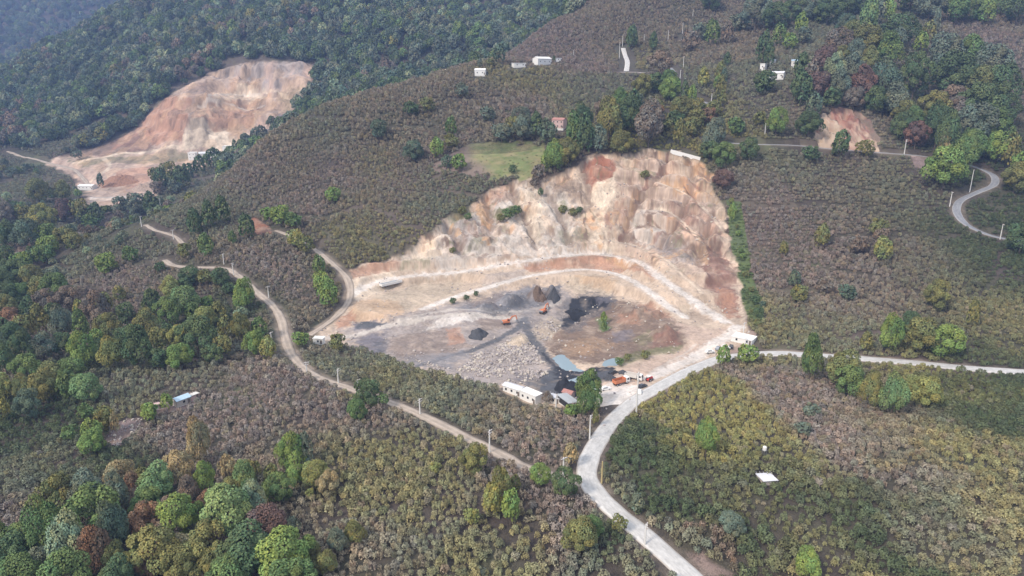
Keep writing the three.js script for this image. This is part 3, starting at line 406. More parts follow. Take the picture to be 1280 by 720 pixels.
// ------------------------------------------------------------------ ground meshes
{
  const used = (i, j) => { for (const p of cuts) if (i >= p.i0 && i < p.i1 && j >= p.j0 && j < p.j1) return false; return true; };
  const pos = new Float32Array(NX * NZ * 3), col = new Float32Array(NX * NZ * 3), uv = new Float32Array(NX * NZ * 2), idx = [];
  for (let j = 0; j < NZ; j++) for (let i = 0; i < NX; i++) {
    const k = j * NX + i, x = gx[i], z = gz[j]; pos.set([x, hgrid[k], z], k * 3); uv.set([x / 7, z / 7], k * 2);
    const c = -z > 700 && -z < 1360 && x < -200 && x > -800 ? westColor(x, z) : groundColor(x, z); col.set(c, k * 3);
    if (i < NX - 1 && j < NZ - 1 && used(i, j)) { const a = k, b = k + 1, c2 = k + NX, d = k + NX + 1; idx.push(a, b, c2, b, d, c2); }
  }
  const g = new THREE.BufferGeometry(); g.setAttribute('position', new THREE.BufferAttribute(pos, 3)); g.setAttribute('color', new THREE.BufferAttribute(col, 3)); g.setAttribute('uv', new THREE.BufferAttribute(uv, 2)); g.setIndex(idx); g.computeVertexNormals();
  structure(new THREE.Mesh(g, std(null, { vertexColors: true, map: grainTex, bumpMap: bumpTex, bumpScale: 0.25 })), 'hillside_terrain');
}
function patchMesh(p, name, tw, th, fn, bump) {
  const n = p.X.length, m = p.Z.length, x0 = p.X[0], x1 = p.X[n - 1], z0 = p.Z[0], z1 = p.Z[m - 1];
  const pos = new Float32Array(n * m * 3), uv = new Float32Array(n * m * 2), idx = [];
  for (let j = 0; j < m; j++) for (let i = 0; i < n; i++) { const k = j * n + i; pos.set([p.X[i], p.H[k], p.Z[j]], k * 3); uv.set([(p.X[i] - x0) / (x1 - x0), (p.Z[j] - z0) / (z1 - z0)], k * 2); if (i < n - 1 && j < m - 1) idx.push(k, k + 1, k + n, k + 1, k + n + 1, k + n); }
  const g = new THREE.BufferGeometry(); g.setAttribute('position', new THREE.BufferAttribute(pos, 3)); g.setAttribute('uv', new THREE.BufferAttribute(uv, 2)); g.setIndex(idx); g.computeVertexNormals();
  const map = colorTexture(tw, th, (u, v) => fn(mix(x0, x1, u), mix(z0, z1, v), p));
  const b = bumpTex.clone(); b.repeat.set((x1 - x0) / 8, (z0 - z1) / 8); b.needsUpdate = true;
  return structure(new THREE.Mesh(g, std(null, { map, bumpMap: b, bumpScale: bump })), name);
}
patchMesh(cuts[0], 'quarry_ground', 1500, 1340, quarryColor, 0.3);
patchMesh(cuts[1], 'red_cut_ground', 300, 300, groundColor, 0.3);
patchMesh(cuts[2], 'west_quarry_ground', 900, 720, westColor, 0.6);
// roads
const roadMats = {};
{
  const surf = (base, tracks, seed, rough) => {
    const t = colorTexture(128, 512, (u, v) => {
      const n = tileNoise(u, v, 16, seed), m = tileNoise(u, v, 4, seed + 5), tr = Math.exp(-(((Math.abs(u - 0.5) - 0.22) / 0.09) ** 2)), ed = sstep(0.4, 0.5, Math.abs(u - 0.5) + n * 0.06);
      const k = 1 + n * 0.34 + m * 0.34 + tr * tracks[0]; let c = base.map(q => q * k); c = mix3(c, tracks[1], ed * 0.7); return c;
    });
    t.wrapS = t.wrapT = THREE.RepeatWrapping; return std(null, { map: t, roughness: rough, bumpMap: bumpTex, bumpScale: 0.04 });
  };
  roadMats.concrete = surf([0.50, 0.485, 0.46], [-0.12, [0.34, 0.29, 0.24]], 171, 0.85);
  roadMats.dirt = surf([0.345, 0.285, 0.23], [0.22, [0.22, 0.18, 0.14]], 181, 0.95);
  roadMats.asphalt = surf([0.22, 0.225, 0.24], [-0.1, [0.36, 0.35, 0.33]], 191, 0.8);
  for (const r of roads) {
    const pos = [], uv = [], idx = [], n = r.P.length, A = [-0.5, -0.5, -0.25, 0, 0.25, 0.5, 0.5], dy = [-0.7, 0.02, 0.07, 0.09, 0.07, 0.02, -0.7]; let s = 0;
    for (let i = 0; i < n; i++) {
      const p = r.P[i], a = r.P[Math.max(0, i - 1)], b = r.P[Math.min(n - 1, i + 1)], l = Math.hypot(b.x - a.x, b.z - a.z) || 1, nx = -(b.z - a.z) / l, nz = (b.x - a.x) / l;
      if (i) s += Math.hypot(p.x - a.x, p.z - a.z);
      const wob = 1 + fbm(s / 6, r.w, 201, 2) * (r.kind === 'dirt' ? 0.28 : 0.06);
      for (let q = 0; q < 7; q++) { const o = A[q] * r.w * wob; pos.push(p.x + nx * o * (q % 6 ? 1 : 1.06), p.y + dy[q], p.z + nz * o * (q % 6 ? 1 : 1.06)); uv.push(A[q] + 0.5, s / 14); }
      if (i < n - 1) for (let q = 0; q < 6; q++) { const k = i * 7 + q; idx.push(k, k + 7, k + 1, k + 1, k + 7, k + 8); }
    }
    const g = new THREE.BufferGeometry(); g.setAttribute('position', new THREE.Float32BufferAttribute(pos, 3)); g.setAttribute('uv', new THREE.Float32BufferAttribute(uv, 2)); g.setIndex(idx); g.computeVertexNormals();
    structure(new THREE.Mesh(g, roadMats[r.kind]), r.name);
  }
}
// ponds
{
  const water = new THREE.MeshPhysicalMaterial({ roughness: 0.06, metalness: 0, ior: 1.33, bumpMap: bumpTex, bumpScale: 0.004 }); water.color.setRGB(0.27, 0.34, 0.38);
  for (const w of ponds) {
    const cx = w.reduce((s, q) => s + q[0], 0) / w.length, cz = w.reduce((s, q) => s + q[1], 0) / w.length;
    const s = new THREE.Shape(w.map(([x, z]) => new THREE.Vector2(cx + (x - cx) * 1.06, -(cz + (z - cz) * 1.06)))); const g = new THREE.ShapeGeometry(s); g.rotateX(-Math.PI / 2); g.translate(0, w.y, 0);
    structure(new THREE.Mesh(g, water), 'pond_water');
  }
}
console.log('ground done');
// ------------------------------------------------------------------ leaves: geometry of crowns and shrubs
function leafGeometry(list) {                                       // list of [x, y, z, nx, ny, nz, size, shade, long]; each leaf spray is a folded quad
  const n = list.length, pos = new Float32Array(n * 12), col = new Float32Array(n * 12), idx = new Uint32Array(n * 6);
  const N = new THREE.Vector3(), U = new THREE.Vector3(), V = new THREE.Vector3();
  for (let i = 0; i < n; i++) {
    const [x, y, z, nx, ny, nz, s, k, lg = 1] = list[i]; N.set(nx, ny, nz).normalize(); if (lg > 1) U.set((hash(i, 1, 7) - 0.5) * 0.7, 1, (hash(i, 3, 7) - 0.5) * 0.7).cross(N).normalize(); else U.set(hash(i, 1, 7) - 0.5, hash(i, 2, 7) - 0.5, hash(i, 3, 7) - 0.5).cross(N).normalize(); V.crossVectors(N, U);
    const f = 0.18 * s, c = Array.isArray(k) ? k : [k, k, k];
    [[U, 0.5, V, 0, -f], [V, 0.5 * lg, U, 0.08, f], [U, -0.5, V, 0, -f], [V, -0.5 * lg, U, -0.08, f]].forEach(([A, a, B, b, e], q) => { pos.set([x + (A.x * a + B.x * b) * s + N.x * e, y + (A.y * a + B.y * b) * s + N.y * e, z + (A.z * a + B.z * b) * s + N.z * e], i * 12 + q * 3); col.set(c, i * 12 + q * 3); });
    idx.set([i * 4, i * 4 + 1, i * 4 + 2, i * 4, i * 4 + 2, i * 4 + 3], i * 6);
  }
  const g = new THREE.BufferGeometry(); g.setAttribute('position', new THREE.BufferAttribute(pos, 3)); g.setAttribute('color', new THREE.BufferAttribute(col, 3)); g.setIndex(new THREE.BufferAttribute(idx, 1)); g.computeVertexNormals(); return g;
}
function crown(seed, nLeaf, size, shape) {                          // a crown one metre wide and one metre high, base at 0
  const r = rng(seed), lobes = [], nl = 15 + Math.floor(r() * 9), tall = shape === 'tall', flat = shape === 'broad';
  for (let i = 0; i < nl; i++) {
    const y = i / (nl - 1) * 1.7 - 0.75, a = i * 2.4 + r() * 0.8, q = Math.sqrt(Math.max(0, 1 - y * y * 0.97)), rr = 0.34 * (0.6 + r() * 0.6);
    const cone = tall ? mix(1.06, 0.72, (y + 0.75) / 1.7) : 1;
    lobes.push([Math.cos(a) * q * rr * cone, 0.54 + y * (flat ? 0.28 : 0.315) + (r() - 0.5) * 0.12, Math.sin(a) * q * rr * cone, 0.095 + r() * 0.125, 0.78 + r() * 0.44, r() - 0.5]);
  }
  lobes.push([0, 0.52, 0, 0.26, 0.85, 0]);
  const out = []; let guard = 0;
  while (out.length < nLeaf && guard++ < nLeaf * 30) {
    const L = lobes[Math.floor(r() * lobes.length)]; let x, y, z, l; do { x = r() * 2 - 1; y = r() * 2 - 1; z = r() * 2 - 1; l = Math.hypot(x, y, z); } while (l > 1 || l < 0.05); x /= l; y /= l; z /= l;
    const ox = L[0], oy = L[1] - 0.52, oz = L[2]; if (x * ox + y * oy + z * oz < -0.06 && r() < 0.9) continue;
    if (y < -0.35 && r() < 0.8) continue;
    const rad = L[3] * (0.86 + r() * 0.26), px = L[0] + x * rad, py = L[1] + y * rad, pz = L[2] + z * rad;
    let hid = false; for (const M of lobes) if (M !== L && (px - M[0]) ** 2 + (py - M[1]) ** 2 + (pz - M[2]) ** 2 < (M[3] * 0.72) ** 2) { hid = true; break; } if (hid) continue;
    out.push([px, Math.max(0.04, py), pz, x + (r() - 0.5) * 1.1, y + 0.35 + (r() - 0.5) * 1.1, z + (r() - 0.5) * 1.1, size * (0.6 + r() * 0.8), ((b, u) => [b * (1 + 0.3 * u), b, b * (1 - 0.25 * u)])(L[4] * (0.72 + r() * 0.56), L[5] + (r() - 0.5) * 0.8)]);
  }
  return leafGeometry(out);
}
function trunkGeometry(seed) {
  const r = rng(seed), parts = []; const cyl = (x0, y0, z0, x1, y1, z1, a, b) => { const v = new THREE.Vector3(x1 - x0, y1 - y0, z1 - z0), l = v.length(), g = new THREE.CylinderGeometry(b, a, l, 6, 1); g.applyQuaternion(new THREE.Quaternion().setFromUnitVectors(new THREE.Vector3(0, 1, 0), v.normalize())); g.translate((x0 + x1) / 2, (y0 + y1) / 2, (z0 + z1) / 2); parts.push(g); };
  cyl(0, -0.06, 0, 0.01, 0.45, 0.01, 0.026, 0.016);
  for (let i = 0; i < 5; i++) { const a = i * 1.3 + r(), y = 0.22 + i * 0.05; cyl(0.005, y, 0.005, Math.cos(a) * 0.26, y + 0.26, Math.sin(a) * 0.26, 0.011, 0.004); }
  return mergeGeometries(parts);
}
const SHAPES = ['round', 'tall', 'broad'];
const crownsNear = [0, 1, 2, 3, 4, 5, 6, 7, 8].map(i => crown(301 + i, 4600, 0.040, SHAPES[i % 3]));
const crownsMid = [0, 1, 2, 3, 4, 5, 6, 7, 8].map(i => crown(321 + i, 1000, 0.082, SHAPES[i % 3]));
const crownsFar = [0, 1, 2, 3].map(i => crown(341 + i, 620, 0.098, SHAPES[i % 3]));
const trunkGeo = trunkGeometry(5), barkMat = std([0.12, 0.095, 0.075]);
const leafColors = { g: [0.130, 0.190, 0.060], b: [0.190, 0.265, 0.068], d: [0.092, 0.136, 0.056], o: [0.189, 0.189, 0.065], t: [0.334, 0.275, 0.145], r: [0.215, 0.130, 0.075], m: [0.170, 0.105, 0.085], u: [0.108, 0.150, 0.094], y: [0.265, 0.270, 0.085], e: [0.152, 0.181, 0.123], p: [0.239, 0.290, 0.167], n: [0.205, 0.165, 0.125], l: [0.189, 0.268, 0.102] };
const leafWords = { g: 'green', b: 'bright green', d: 'dark green', o: 'olive', t: 'tan-leaved', r: 'rust-brown', m: 'dull red', u: 'blue-green', y: 'yellow-olive', e: 'grey-green', p: 'pale green', n: 'grey-brown', l: 'light green' };
const leafMats = {};
for (const k in leafColors) leafMats[k] = new THREE.MeshPhysicalMaterial({ vertexColors: true, roughness: 0.9, side: THREE.DoubleSide, color: new THREE.Color().setRGB(...leafColors[k]) });
const trees = [];                                                   // { p, w, h, c, where }
function plantPx(cx, cy, w, h, c, where) {                          // crown box in the photo: the foot stands on the ground under it
  const p = at(cx, cy + h * 0.42), s = slant(p) / F; trees.push({ p, w: w * s * 0.98, h: Math.max(w * 0.95, h * 1.2) * s, c, where });
}
const zoomed = (ox, oy, sc, where, rows) => rows.forEach(([x, y, w, h, c]) => plantPx(ox + x / sc, oy + y / sc, w / sc, h / sc, c, where));
zoomed(0, 480, 3, 'in the mixed wood below the rubble clearing', [
  [95, 620, 110, 100, 'g'], [50, 690, 140, 90, 'd'], [10, 620, 70, 110, 'g'], [200, 600, 125, 165, 'g'], [345, 540, 180, 160, 'g'], [280, 650, 130, 160, 'p'], [375, 655, 100, 160, 'r'], [445, 590, 90, 170, 'u'], [240, 460, 125, 130, 'o'], [340, 445, 140, 130, 'e'], [455, 360, 95, 85, 't'], [500, 392, 65, 70, 'r'], [455, 440, 85, 120, 'e'], [680, 330, 115, 110, 't'], [545, 365, 55, 65, 'o'], [595, 412, 145, 95, 'l'], [555, 478, 115, 85, 'g'], [775, 372, 80, 105, 'b'], [862, 425, 95, 60, 'o'], [920, 378, 95, 110, 'l'], [945, 335, 65, 70, 'o'], [950, 465, 105, 125, 'p'], [870, 505, 190, 160, 'l'], [690, 525, 130, 120, 'b'], [712, 410, 80, 90, 'n'], [548, 548, 130, 110, 'r'], [560, 592, 95, 80, 'o'], [500, 692, 80, 70, 'y'], [600, 655, 150, 140, 'o'], [695, 640, 110, 90, 't'], [775, 625, 135, 120, 'o'], [1010, 555, 135, 80, 'm'], [930, 665, 190, 150, 'd'], [1085, 675, 190, 150, 'b'], [1050, 415, 105, 95, 'g'], [1025, 358, 65, 80, 'o'], [640, 590, 90, 90, 'n'], [780, 470, 80, 80, 'r'], [830, 590, 90, 90, 'm'], [440, 680, 90, 90, 'o'], [820, 690, 110, 80, 'o'], [1010, 620, 80, 70, 'o'], [160, 690, 90, 80, 'e'], [560, 700, 90, 60, 'r'], [700, 710, 130, 70, 'o'], [1160, 640, 80, 80, 'o'], [530, 440, 70, 70, 'n'], [640, 470, 80, 70, 'n'], [90, 740, 130, 90, 'g'], [260, 760, 160, 100, 'g'], [450, 760, 130, 100, 'd'], [860, 760, 150, 100, 'g'], [1100, 770, 160, 90, 'g'],
]);
zoomed(0, 480, 3, 'standing alone among the hazel shrubs', [[757, 245, 88, 160, 't'], [1095, 275, 100, 130, 'b'], [1150, 268, 62, 115, 'e'], [1190, 348, 95, 85, 'y'], [1110, 348, 75, 65, 'b'], [1165, 415, 36, 36, 'y'], [1230, 392, 85, 80, 't'], [1220, 690, 95, 75, 'o'], [1265, 600, 80, 90, 'e'], [860, 320, 70, 80, 't'], [1100, 550, 60, 70, 'e']]);
zoomed(0, 480, 3, 'around the rubble clearing and the blue-roofed hut', [[350, 190, 62, 75, 'b'], [355, 238, 88, 75, 'b'], [403, 150, 62, 85, 'o'], [436, 165, 30, 65, 't'], [330, 42, 92, 84, 'l'], [565, 118, 62, 62, 'b'], [630, 78, 46, 50, 'b'], [265, 195, 55, 45, 'g'], [325, 115, 50, 50, 'g'], [20, 35, 60, 70, 'y'], [100, 30, 65, 75, 'o'], [185, 35, 95, 80, 'o'], [258, 30, 65, 80, 'g'], [110, 105, 85, 78, 'u'], [12, 112, 48, 85, 'y']]);
zoomed(0, 240, 3, 'in the wood west of the dirt road', [
  [645, 378, 85, 70, 'y'], [575, 438, 65, 85, 'd'], [555, 515, 80, 90, 'o'], [635, 468, 95, 95, 'g'], [705, 435, 105, 95, 'l'], [725, 470, 55, 65, 'g'], [775, 492, 85, 65, 'y'], [680, 565, 75, 75, 'y'], [745, 568, 115, 115, 'd'], [680, 635, 92, 75, 'b'], [520, 615, 105, 125, 'd'], [430, 628, 80, 95, 'y'], [320, 618, 90, 105, 'b'], [372, 567, 62, 68, 'b'], [313, 527, 52, 95, 'g'], [250, 522, 75, 95, 'e'], [170, 602, 80, 85, 'e'], [415, 528, 78, 85, 'o'], [370, 470, 95, 105, 'n'], [305, 452, 42, 52, 'y'], [255, 428, 85, 75, 'n'], [165, 392, 85, 65, 'o'], [228, 382, 95, 85, 'g'], [182, 442, 75, 85, 'n'], [50, 492, 75, 50, 'r'], [115, 472, 62, 75, 'd'], [155, 502, 55, 85, 'o'], [960, 582, 85, 90, 'b'], [1012, 602, 62, 75, 'y'], [910, 522, 75, 85, 'o'], [975, 522, 62, 65, 'g'], [850, 525, 60, 70, 'o'], [905, 467, 52, 48, 'p'], [8, 605, 65, 110, 'p'], [200, 702, 85, 60, 'o'], [275, 697, 85, 55, 'g'], [110, 692, 95, 60, 'g'], [400, 440, 60, 70, 'o'], [60, 560, 80, 80, 'd'], [90, 620, 80, 90, 'd'], [30, 660, 70, 90, 'd'], [20, 540, 60, 70, 'd'], [100, 530, 60, 70, 'o'], [210, 480, 60, 70, 'd'], [250, 590, 70, 70, 'd'], [460, 560, 60, 60, 'd'], [600, 570, 70, 70, 'o'], [600, 640, 70, 70, 'd'], [820, 470, 60, 70, 'o'], [840, 590, 70, 70, 'o'], [800, 620, 70, 70, 'd'], [640, 540, 60, 60, 'd'], [480, 470, 60, 60, 'd'], [40, 410, 80, 70, 'd'], [20, 360, 70, 60, 'd'], [90, 400, 70, 60, 'g'], [120, 340, 70, 60, 'o'], [60, 320, 80, 60, 'd'], [30, 450, 70, 60, 'o'],
]);
zoomed(0, 240, 3, 'on the slope beside the dirt road', [[735, 132, 62, 75, 'd'], [788, 108, 52, 85, 'd'], [838, 88, 57, 82, 'd'], [930, 148, 62, 75, 'd'], [873, 182, 32, 42, 'g'], [775, 220, 58, 75, 'g'], [770, 195, 50, 40, 'y'], [693, 232, 48, 48, 'o'], [407, 282, 64, 60, 'b'], [492, 247, 52, 52, 'g'], [1015, 95, 60, 50, 'b'], [1060, 105, 70, 60, 'b'], [1100, 120, 60, 55, 'g'], [1110, 192, 72, 52, 'y'], [1200, 288, 52, 64, 'g'], [1210, 348, 68, 75, 'b'], [1235, 398, 74, 85, 'b'], [925, 408, 84, 95, 'b'], [715, 335, 75, 45, 'd'], [770, 332, 60, 40, 'o'], [830, 340, 75, 45, 'd'], [604, 290, 40, 34, 'd'], [780, 422, 52, 38, 'b'], [1125, 562, 64, 44, 'b'], [1170, 200, 60, 60, 'o'], [1265, 575, 60, 60, 'o'], [860, 372, 50, 35, 'd'], [700, 352, 60, 40, 'd'], [1250, 20, 60, 50, 'b']]);
zoomed(0, 240, 3, 'on the valley side below the west quarry', [[175, 128, 85, 75, 'y'], [105, 188, 85, 75, 'u'], [185, 178, 60, 55, 'g'], [310, 92, 65, 62, 'o'], [365, 102, 55, 62, 'd'], [570, 62, 54, 66, 'd'], [515, 62, 62, 62, 'e'], [460, 60, 50, 50, 'e'], [250, 90, 70, 60, 'm'], [30, 190, 70, 70, 'd'], [25, 110, 70, 60, 'n'], [90, 110, 60, 60, 'o'], [190, 215, 60, 50, 'b'], [180, 250, 60, 60, 'g'], [90, 280, 60, 50, 'b'], [30, 260, 60, 60, 'd'], [240, 180, 60, 50, 'o'], [150, 20, 80, 60, 'o'], [240, 20, 70, 50, 'o'], [280, 200, 60, 40, 'o'], [10, 310, 60, 60, 'd'], [130, 250, 50, 50, 'd'], [340, 130, 50, 50, 'g']]);
zoomed(90, 170, 5.333, 'on the bank under the west quarry', [[600, 320, 90, 110, 'd'], [660, 270, 110, 110, 'o'], [560, 280, 80, 80, 'o'], [740, 310, 110, 130, 'd'], [780, 250, 80, 80, 'd'], [855, 225, 80, 100, 'd'], [900, 195, 60, 80, 'g'], [960, 170, 110, 110, 'd'], [690, 360, 80, 80, 'e'], [580, 370, 80, 80, 'n'], [35, 135, 60, 60, 'e'], [1090, 90, 40, 70, 'd'], [195, 320, 40, 70, 'u']]);
zoomed(427, 480, 3, 'beside the dirt road junction', [[742, 350, 84, 70, 'b'], [838, 392, 105, 100, 'd'], [598, 395, 84, 130, 'o'], [565, 450, 70, 120, 'y'], [632, 480, 70, 120, 'b'], [650, 385, 50, 60, 'o'], [490, 505, 60, 60, 'y'], [495, 300, 105, 90, 'o'], [890, 580, 120, 110, 'o'], [940, 550, 80, 70, 'g'], [880, 280, 60, 80, 't'], [1095, 470, 52, 70, 'e'], [350, 320, 46, 34, 'y'], [1045, 530, 60, 60, 'o'], [100, 60, 110, 70, 'd'], [60, 110, 80, 80, 'g'], [150, 70, 60, 50, 'g'], [50, 570, 80, 90, 'o']]);
zoomed(600, 430, 6.4, 'by the quarry entrance', [[870, 400, 200, 250, 'g'], [880, 500, 190, 200, 'g'], [820, 340, 110, 130, 'l'], [720, 545, 110, 90, 'b'], [540, 440, 90, 90, 'n'], [560, 640, 90, 80, 'n'], [940, 610, 60, 120, 'o'], [770, 540, 90, 90, 'g']]);
zoomed(853, 240, 3, 'along the road east of the quarry', [[473, 650, 75, 160, 'g'], [595, 690, 130, 110, 'o'], [776, 565, 84, 105, 'b'], [880, 575, 110, 110, 'o'], [970, 595, 105, 90, 'b'], [683, 575, 45, 60, 'o'], [243, 618, 70, 66, 'b'], [135, 622, 56, 64, 'b'], [940, 412, 84, 84, 'o'], [520, 185, 56, 72, 'o'], [435, 395, 64, 60, 'o'], [650, 210, 70, 64, 'n'], [728, 148, 60, 56, 'o'], [742, 190, 62, 60, 'n'], [745, 235, 62, 64, 'y'], [418, 340, 48, 54, 'u'], [378, 222, 36, 44, 'o'], [1080, 480, 40, 80, 'o'], [615, 390, 60, 54, 'u'], [850, 500, 70, 60, 'd'], [1260, 200, 90, 90, 'd'], [185, 90, 30, 60, 'b'], [530, 365, 60, 50, 'n']]);
zoomed(853, 480, 3, 'in the orchard south of the east road', [[780, 75, 84, 120, 'l'], [700, 50, 80, 110, 'o'], [620, 15, 110, 80, 'g'], [85, 225, 90, 110, 'b'], [180, 550, 90, 50, 'e'], [465, 690, 84, 90, 'b'], [905, 60, 110, 80, 'y'], [480, 110, 60, 45, 'e'], [450, 180, 60, 40, 'e'], [870, 30, 80, 60, 'y']]);
zoomed(853, 0, 3, 'on the wooded knoll above the red cut', [[575, 190, 90, 80, 'n'], [530, 250, 90, 80, 'm'], [620, 170, 90, 80, 'o'], [690, 190, 110, 90, 'o'], [760, 230, 90, 100, 'g'], [640, 230, 80, 80, 'e'], [565, 290, 80, 100, 'p'], [625, 290, 90, 100, 'e'], [500, 350, 100, 80, 'm'], [580, 350, 80, 90, 'e'], [670, 340, 90, 100, 'm'], [750, 340, 100, 120, 'u'], [730, 290, 70, 60, 'n'], [490, 415, 60, 70, 'u'], [440, 360, 70, 90, 'd'], [440, 280, 60, 80, 'd'], [785, 405, 90, 100, 'e'], [555, 390, 70, 60, 'd'], [640, 390, 80, 60, 'n'], [860, 330, 110, 110, 'd'], [820, 440, 80, 70, 'o'], [860, 460, 70, 60, 'g'], [690, 260, 80, 80, 'o'], [600, 230, 70, 60, 'o'], [480, 300, 60, 70, 'n'], [720, 400, 80, 70, 'd'], [475, 470, 50, 60, 'e']]);
zoomed(853, 0, 3, 'in the wood above the bend of the upper road', [[970, 250, 130, 110, 'e'], [1060, 260, 110, 110, 'g'], [1140, 290, 120, 110, 'e'], [1010, 330, 130, 110, 'd'], [1100, 370, 120, 100, 'o'], [1170, 380, 110, 110, 'd'], [1090, 440, 130, 110, 'd'], [1080, 500, 120, 100, 'e'], [1160, 510, 100, 90, 'g'], [945, 510, 90, 110, 'd'], [1030, 550, 80, 140, 'd'], [1060, 590, 80, 110, 'g'], [970, 575, 44, 84, 't'], [875, 540, 75, 72, 'm'], [1120, 600, 80, 80, 'g'], [1170, 580, 80, 90, 'b'], [1220, 600, 60, 90, 'o'], [980, 670, 120, 110, 'b'], [1240, 690, 90, 80, 'o'], [1020, 440, 90, 80, 'n'], [930, 430, 90, 80, 'o'], [1000, 400, 80, 70, 'n'], [1190, 440, 90, 80, 'd'], [1050, 330, 80, 80, 'o'], [1140, 330, 70, 70, 'o'], [1260, 640, 60, 70, 'b'], [830, 500, 80, 70, 'd']]);
zoomed(853, 0, 3, 'on the upper slope round the white farm buildings', [[585, 560, 70, 90, 'd'], [300, 210, 62, 84, 'd'], [320, 230, 40, 70, 'd'], [360, 150, 50, 60, 'g'], [400, 170, 50, 50, 'b'], [440, 110, 46, 60, 'b'], [455, 155, 60, 40, 'e'], [690, 100, 60, 100, 'l'], [770, 60, 46, 56, 'b'], [720, 70, 60, 70, 'e'], [800, 140, 110, 90, 'd'], [800, 180, 60, 64, 'e'], [890, 180, 50, 54, 'b'], [915, 145, 50, 56, 'o'], [945, 110, 26, 70, 'e'], [460, 60, 70, 60, 'e'], [540, 70, 90, 70, 'd'], [610, 110, 70, 60, 'u'], [75, 310, 44, 62, 'y'], [140, 285, 42, 56, 'o'], [130, 325, 36, 44, 'b'], [35, 368, 36, 50, 'b'], [115, 525, 90, 100, 'e'], [355, 505, 80, 80, 'b'], [305, 325, 70, 70, 'd'], [200, 490, 60, 60, 'g'], [30, 490, 60, 60, 'o'], [165, 235, 30, 40, 'd'], [680, 560, 60, 50, 'o'], [480, 590, 60, 50, 'd'], [145, 600, 80, 80, 'g'], [100, 580, 70, 60, 'd'], [150, 690, 80, 50, 'm'], [250, 580, 80, 60, 'd'], [480, 520, 90, 50, 'd']]);
zoomed(853, 0, 3, 'in the belt of trees along the hilltop', [[100, 20, 80, 60, 'd'], [70, 140, 60, 60, 'e'], [110, 145, 60, 70, 'g'], [165, 145, 50, 60, 'n'], [30, 175, 70, 60, 'n'], [270, 90, 110, 70, 'e'], [340, 90, 100, 80, 'd'], [410, 60, 80, 70, 'd'], [200, 110, 70, 50, 'e'], [620, 40, 90, 70, 'd'], [680, 30, 90, 60, 'e'], [740, 20, 90, 60, 'd'], [850, 30, 100, 70, 'd'], [920, 50, 90, 80, 'e'], [1020, 60, 90, 90, 'g'], [1075, 55, 70, 80, 'g'], [1125, 65, 60, 60, 'b'], [1180, 30, 80, 80, 'g'], [1250, 50, 90, 100, 'd'], [980, 20, 80, 60, 'd'], [1240, 10, 80, 60, 'u'], [560, 20, 70, 50, 'd'], [510, 60, 60, 70, 'u']]);
zoomed(780, 30, 5.333, 'in the hedge wood above the quarry rim', [[235, 300, 160, 130, 'n'], [210, 420, 120, 110, 'd'], [300, 420, 150, 120, 'g'], [300, 480, 150, 110, 'b'], [110, 450, 140, 120, 'o'], [85, 525, 90, 80, 'e'], [450, 490, 60, 90, 'b'], [400, 480, 60, 110, 'd'], [60, 620, 130, 180, 'd'], [180, 660, 180, 160, 'r'], [210, 580, 110, 100, 'o'], [370, 590, 150, 110, 'o'], [470, 580, 130, 100, 'o'], [560, 640, 110, 100, 'r'], [590, 590, 110, 100, 'o'], [480, 660, 120, 100, 'o'], [340, 650, 110, 90, 'd'], [260, 690, 110, 90, 'o'], [750, 700, 90, 90, 'e'], [640, 450, 70, 110, 'o'], [650, 520, 70, 70, 'o'], [660, 380, 50, 90, 'u'], [900, 650, 90, 80, 'o'], [940, 420, 120, 110, 'd'], [30, 530, 110, 100, 'o'], [190, 150, 60, 90, 'd'], [30, 120, 70, 100, 'g']]);
zoomed(427, 0, 3, 'between the meadow and the quarry rim', [[1040, 390, 84, 70, 'g'], [1105, 385, 44, 44, 'p'], [990, 440, 90, 80, 'n'], [1000, 480, 100, 120, 'o'], [1070, 460, 110, 120, 'd'], [1150, 500, 130, 130, 'n'], [1050, 550, 90, 80, 'o'], [965, 540, 70, 84, 'e'], [910, 530, 70, 120, 'd'], [870, 520, 70, 110, 'g'], [900, 480, 90, 100, 'd'], [770, 510, 70, 84, 'u'], [730, 490, 60, 80, 'd'], [680, 500, 90, 70, 'e'], [680, 460, 80, 60, 'e'], [600, 510, 70, 60, 'e'], [640, 480, 70, 60, 'o'], [850, 590, 90, 90, 'o'], [800, 610, 80, 90, 'b'], [770, 615, 50, 60, 'b'], [740, 660, 60, 60, 'n'], [360, 570, 60, 64, 'b'], [440, 620, 62, 58, 'b'], [395, 615, 46, 46, 'u'], [410, 540, 60, 50, 'o'], [270, 585, 84, 60, 'u'], [410, 490, 50, 60, 'g'], [325, 405, 56, 50, 'o'], [260, 420, 60, 40, 'd'], [450, 350, 50, 50, 'e'], [140, 500, 70, 50, 'u'], [550, 440, 60, 50, 'e'], [1220, 330, 50, 60, 'd'], [1260, 520, 50, 80, 'o'], [640, 640, 30, 30, 'd']]);
zoomed(580, 30, 5.333, 'on the ridge crest beside the white houses', [[235, 230, 90, 100, 'u'], [178, 270, 60, 44, 'o'], [1095, 130, 80, 120, 'd'], [1260, 140, 60, 90, 'd'], [600, 240, 24, 30, 'd'], [105, 275, 40, 50, 'e']]);
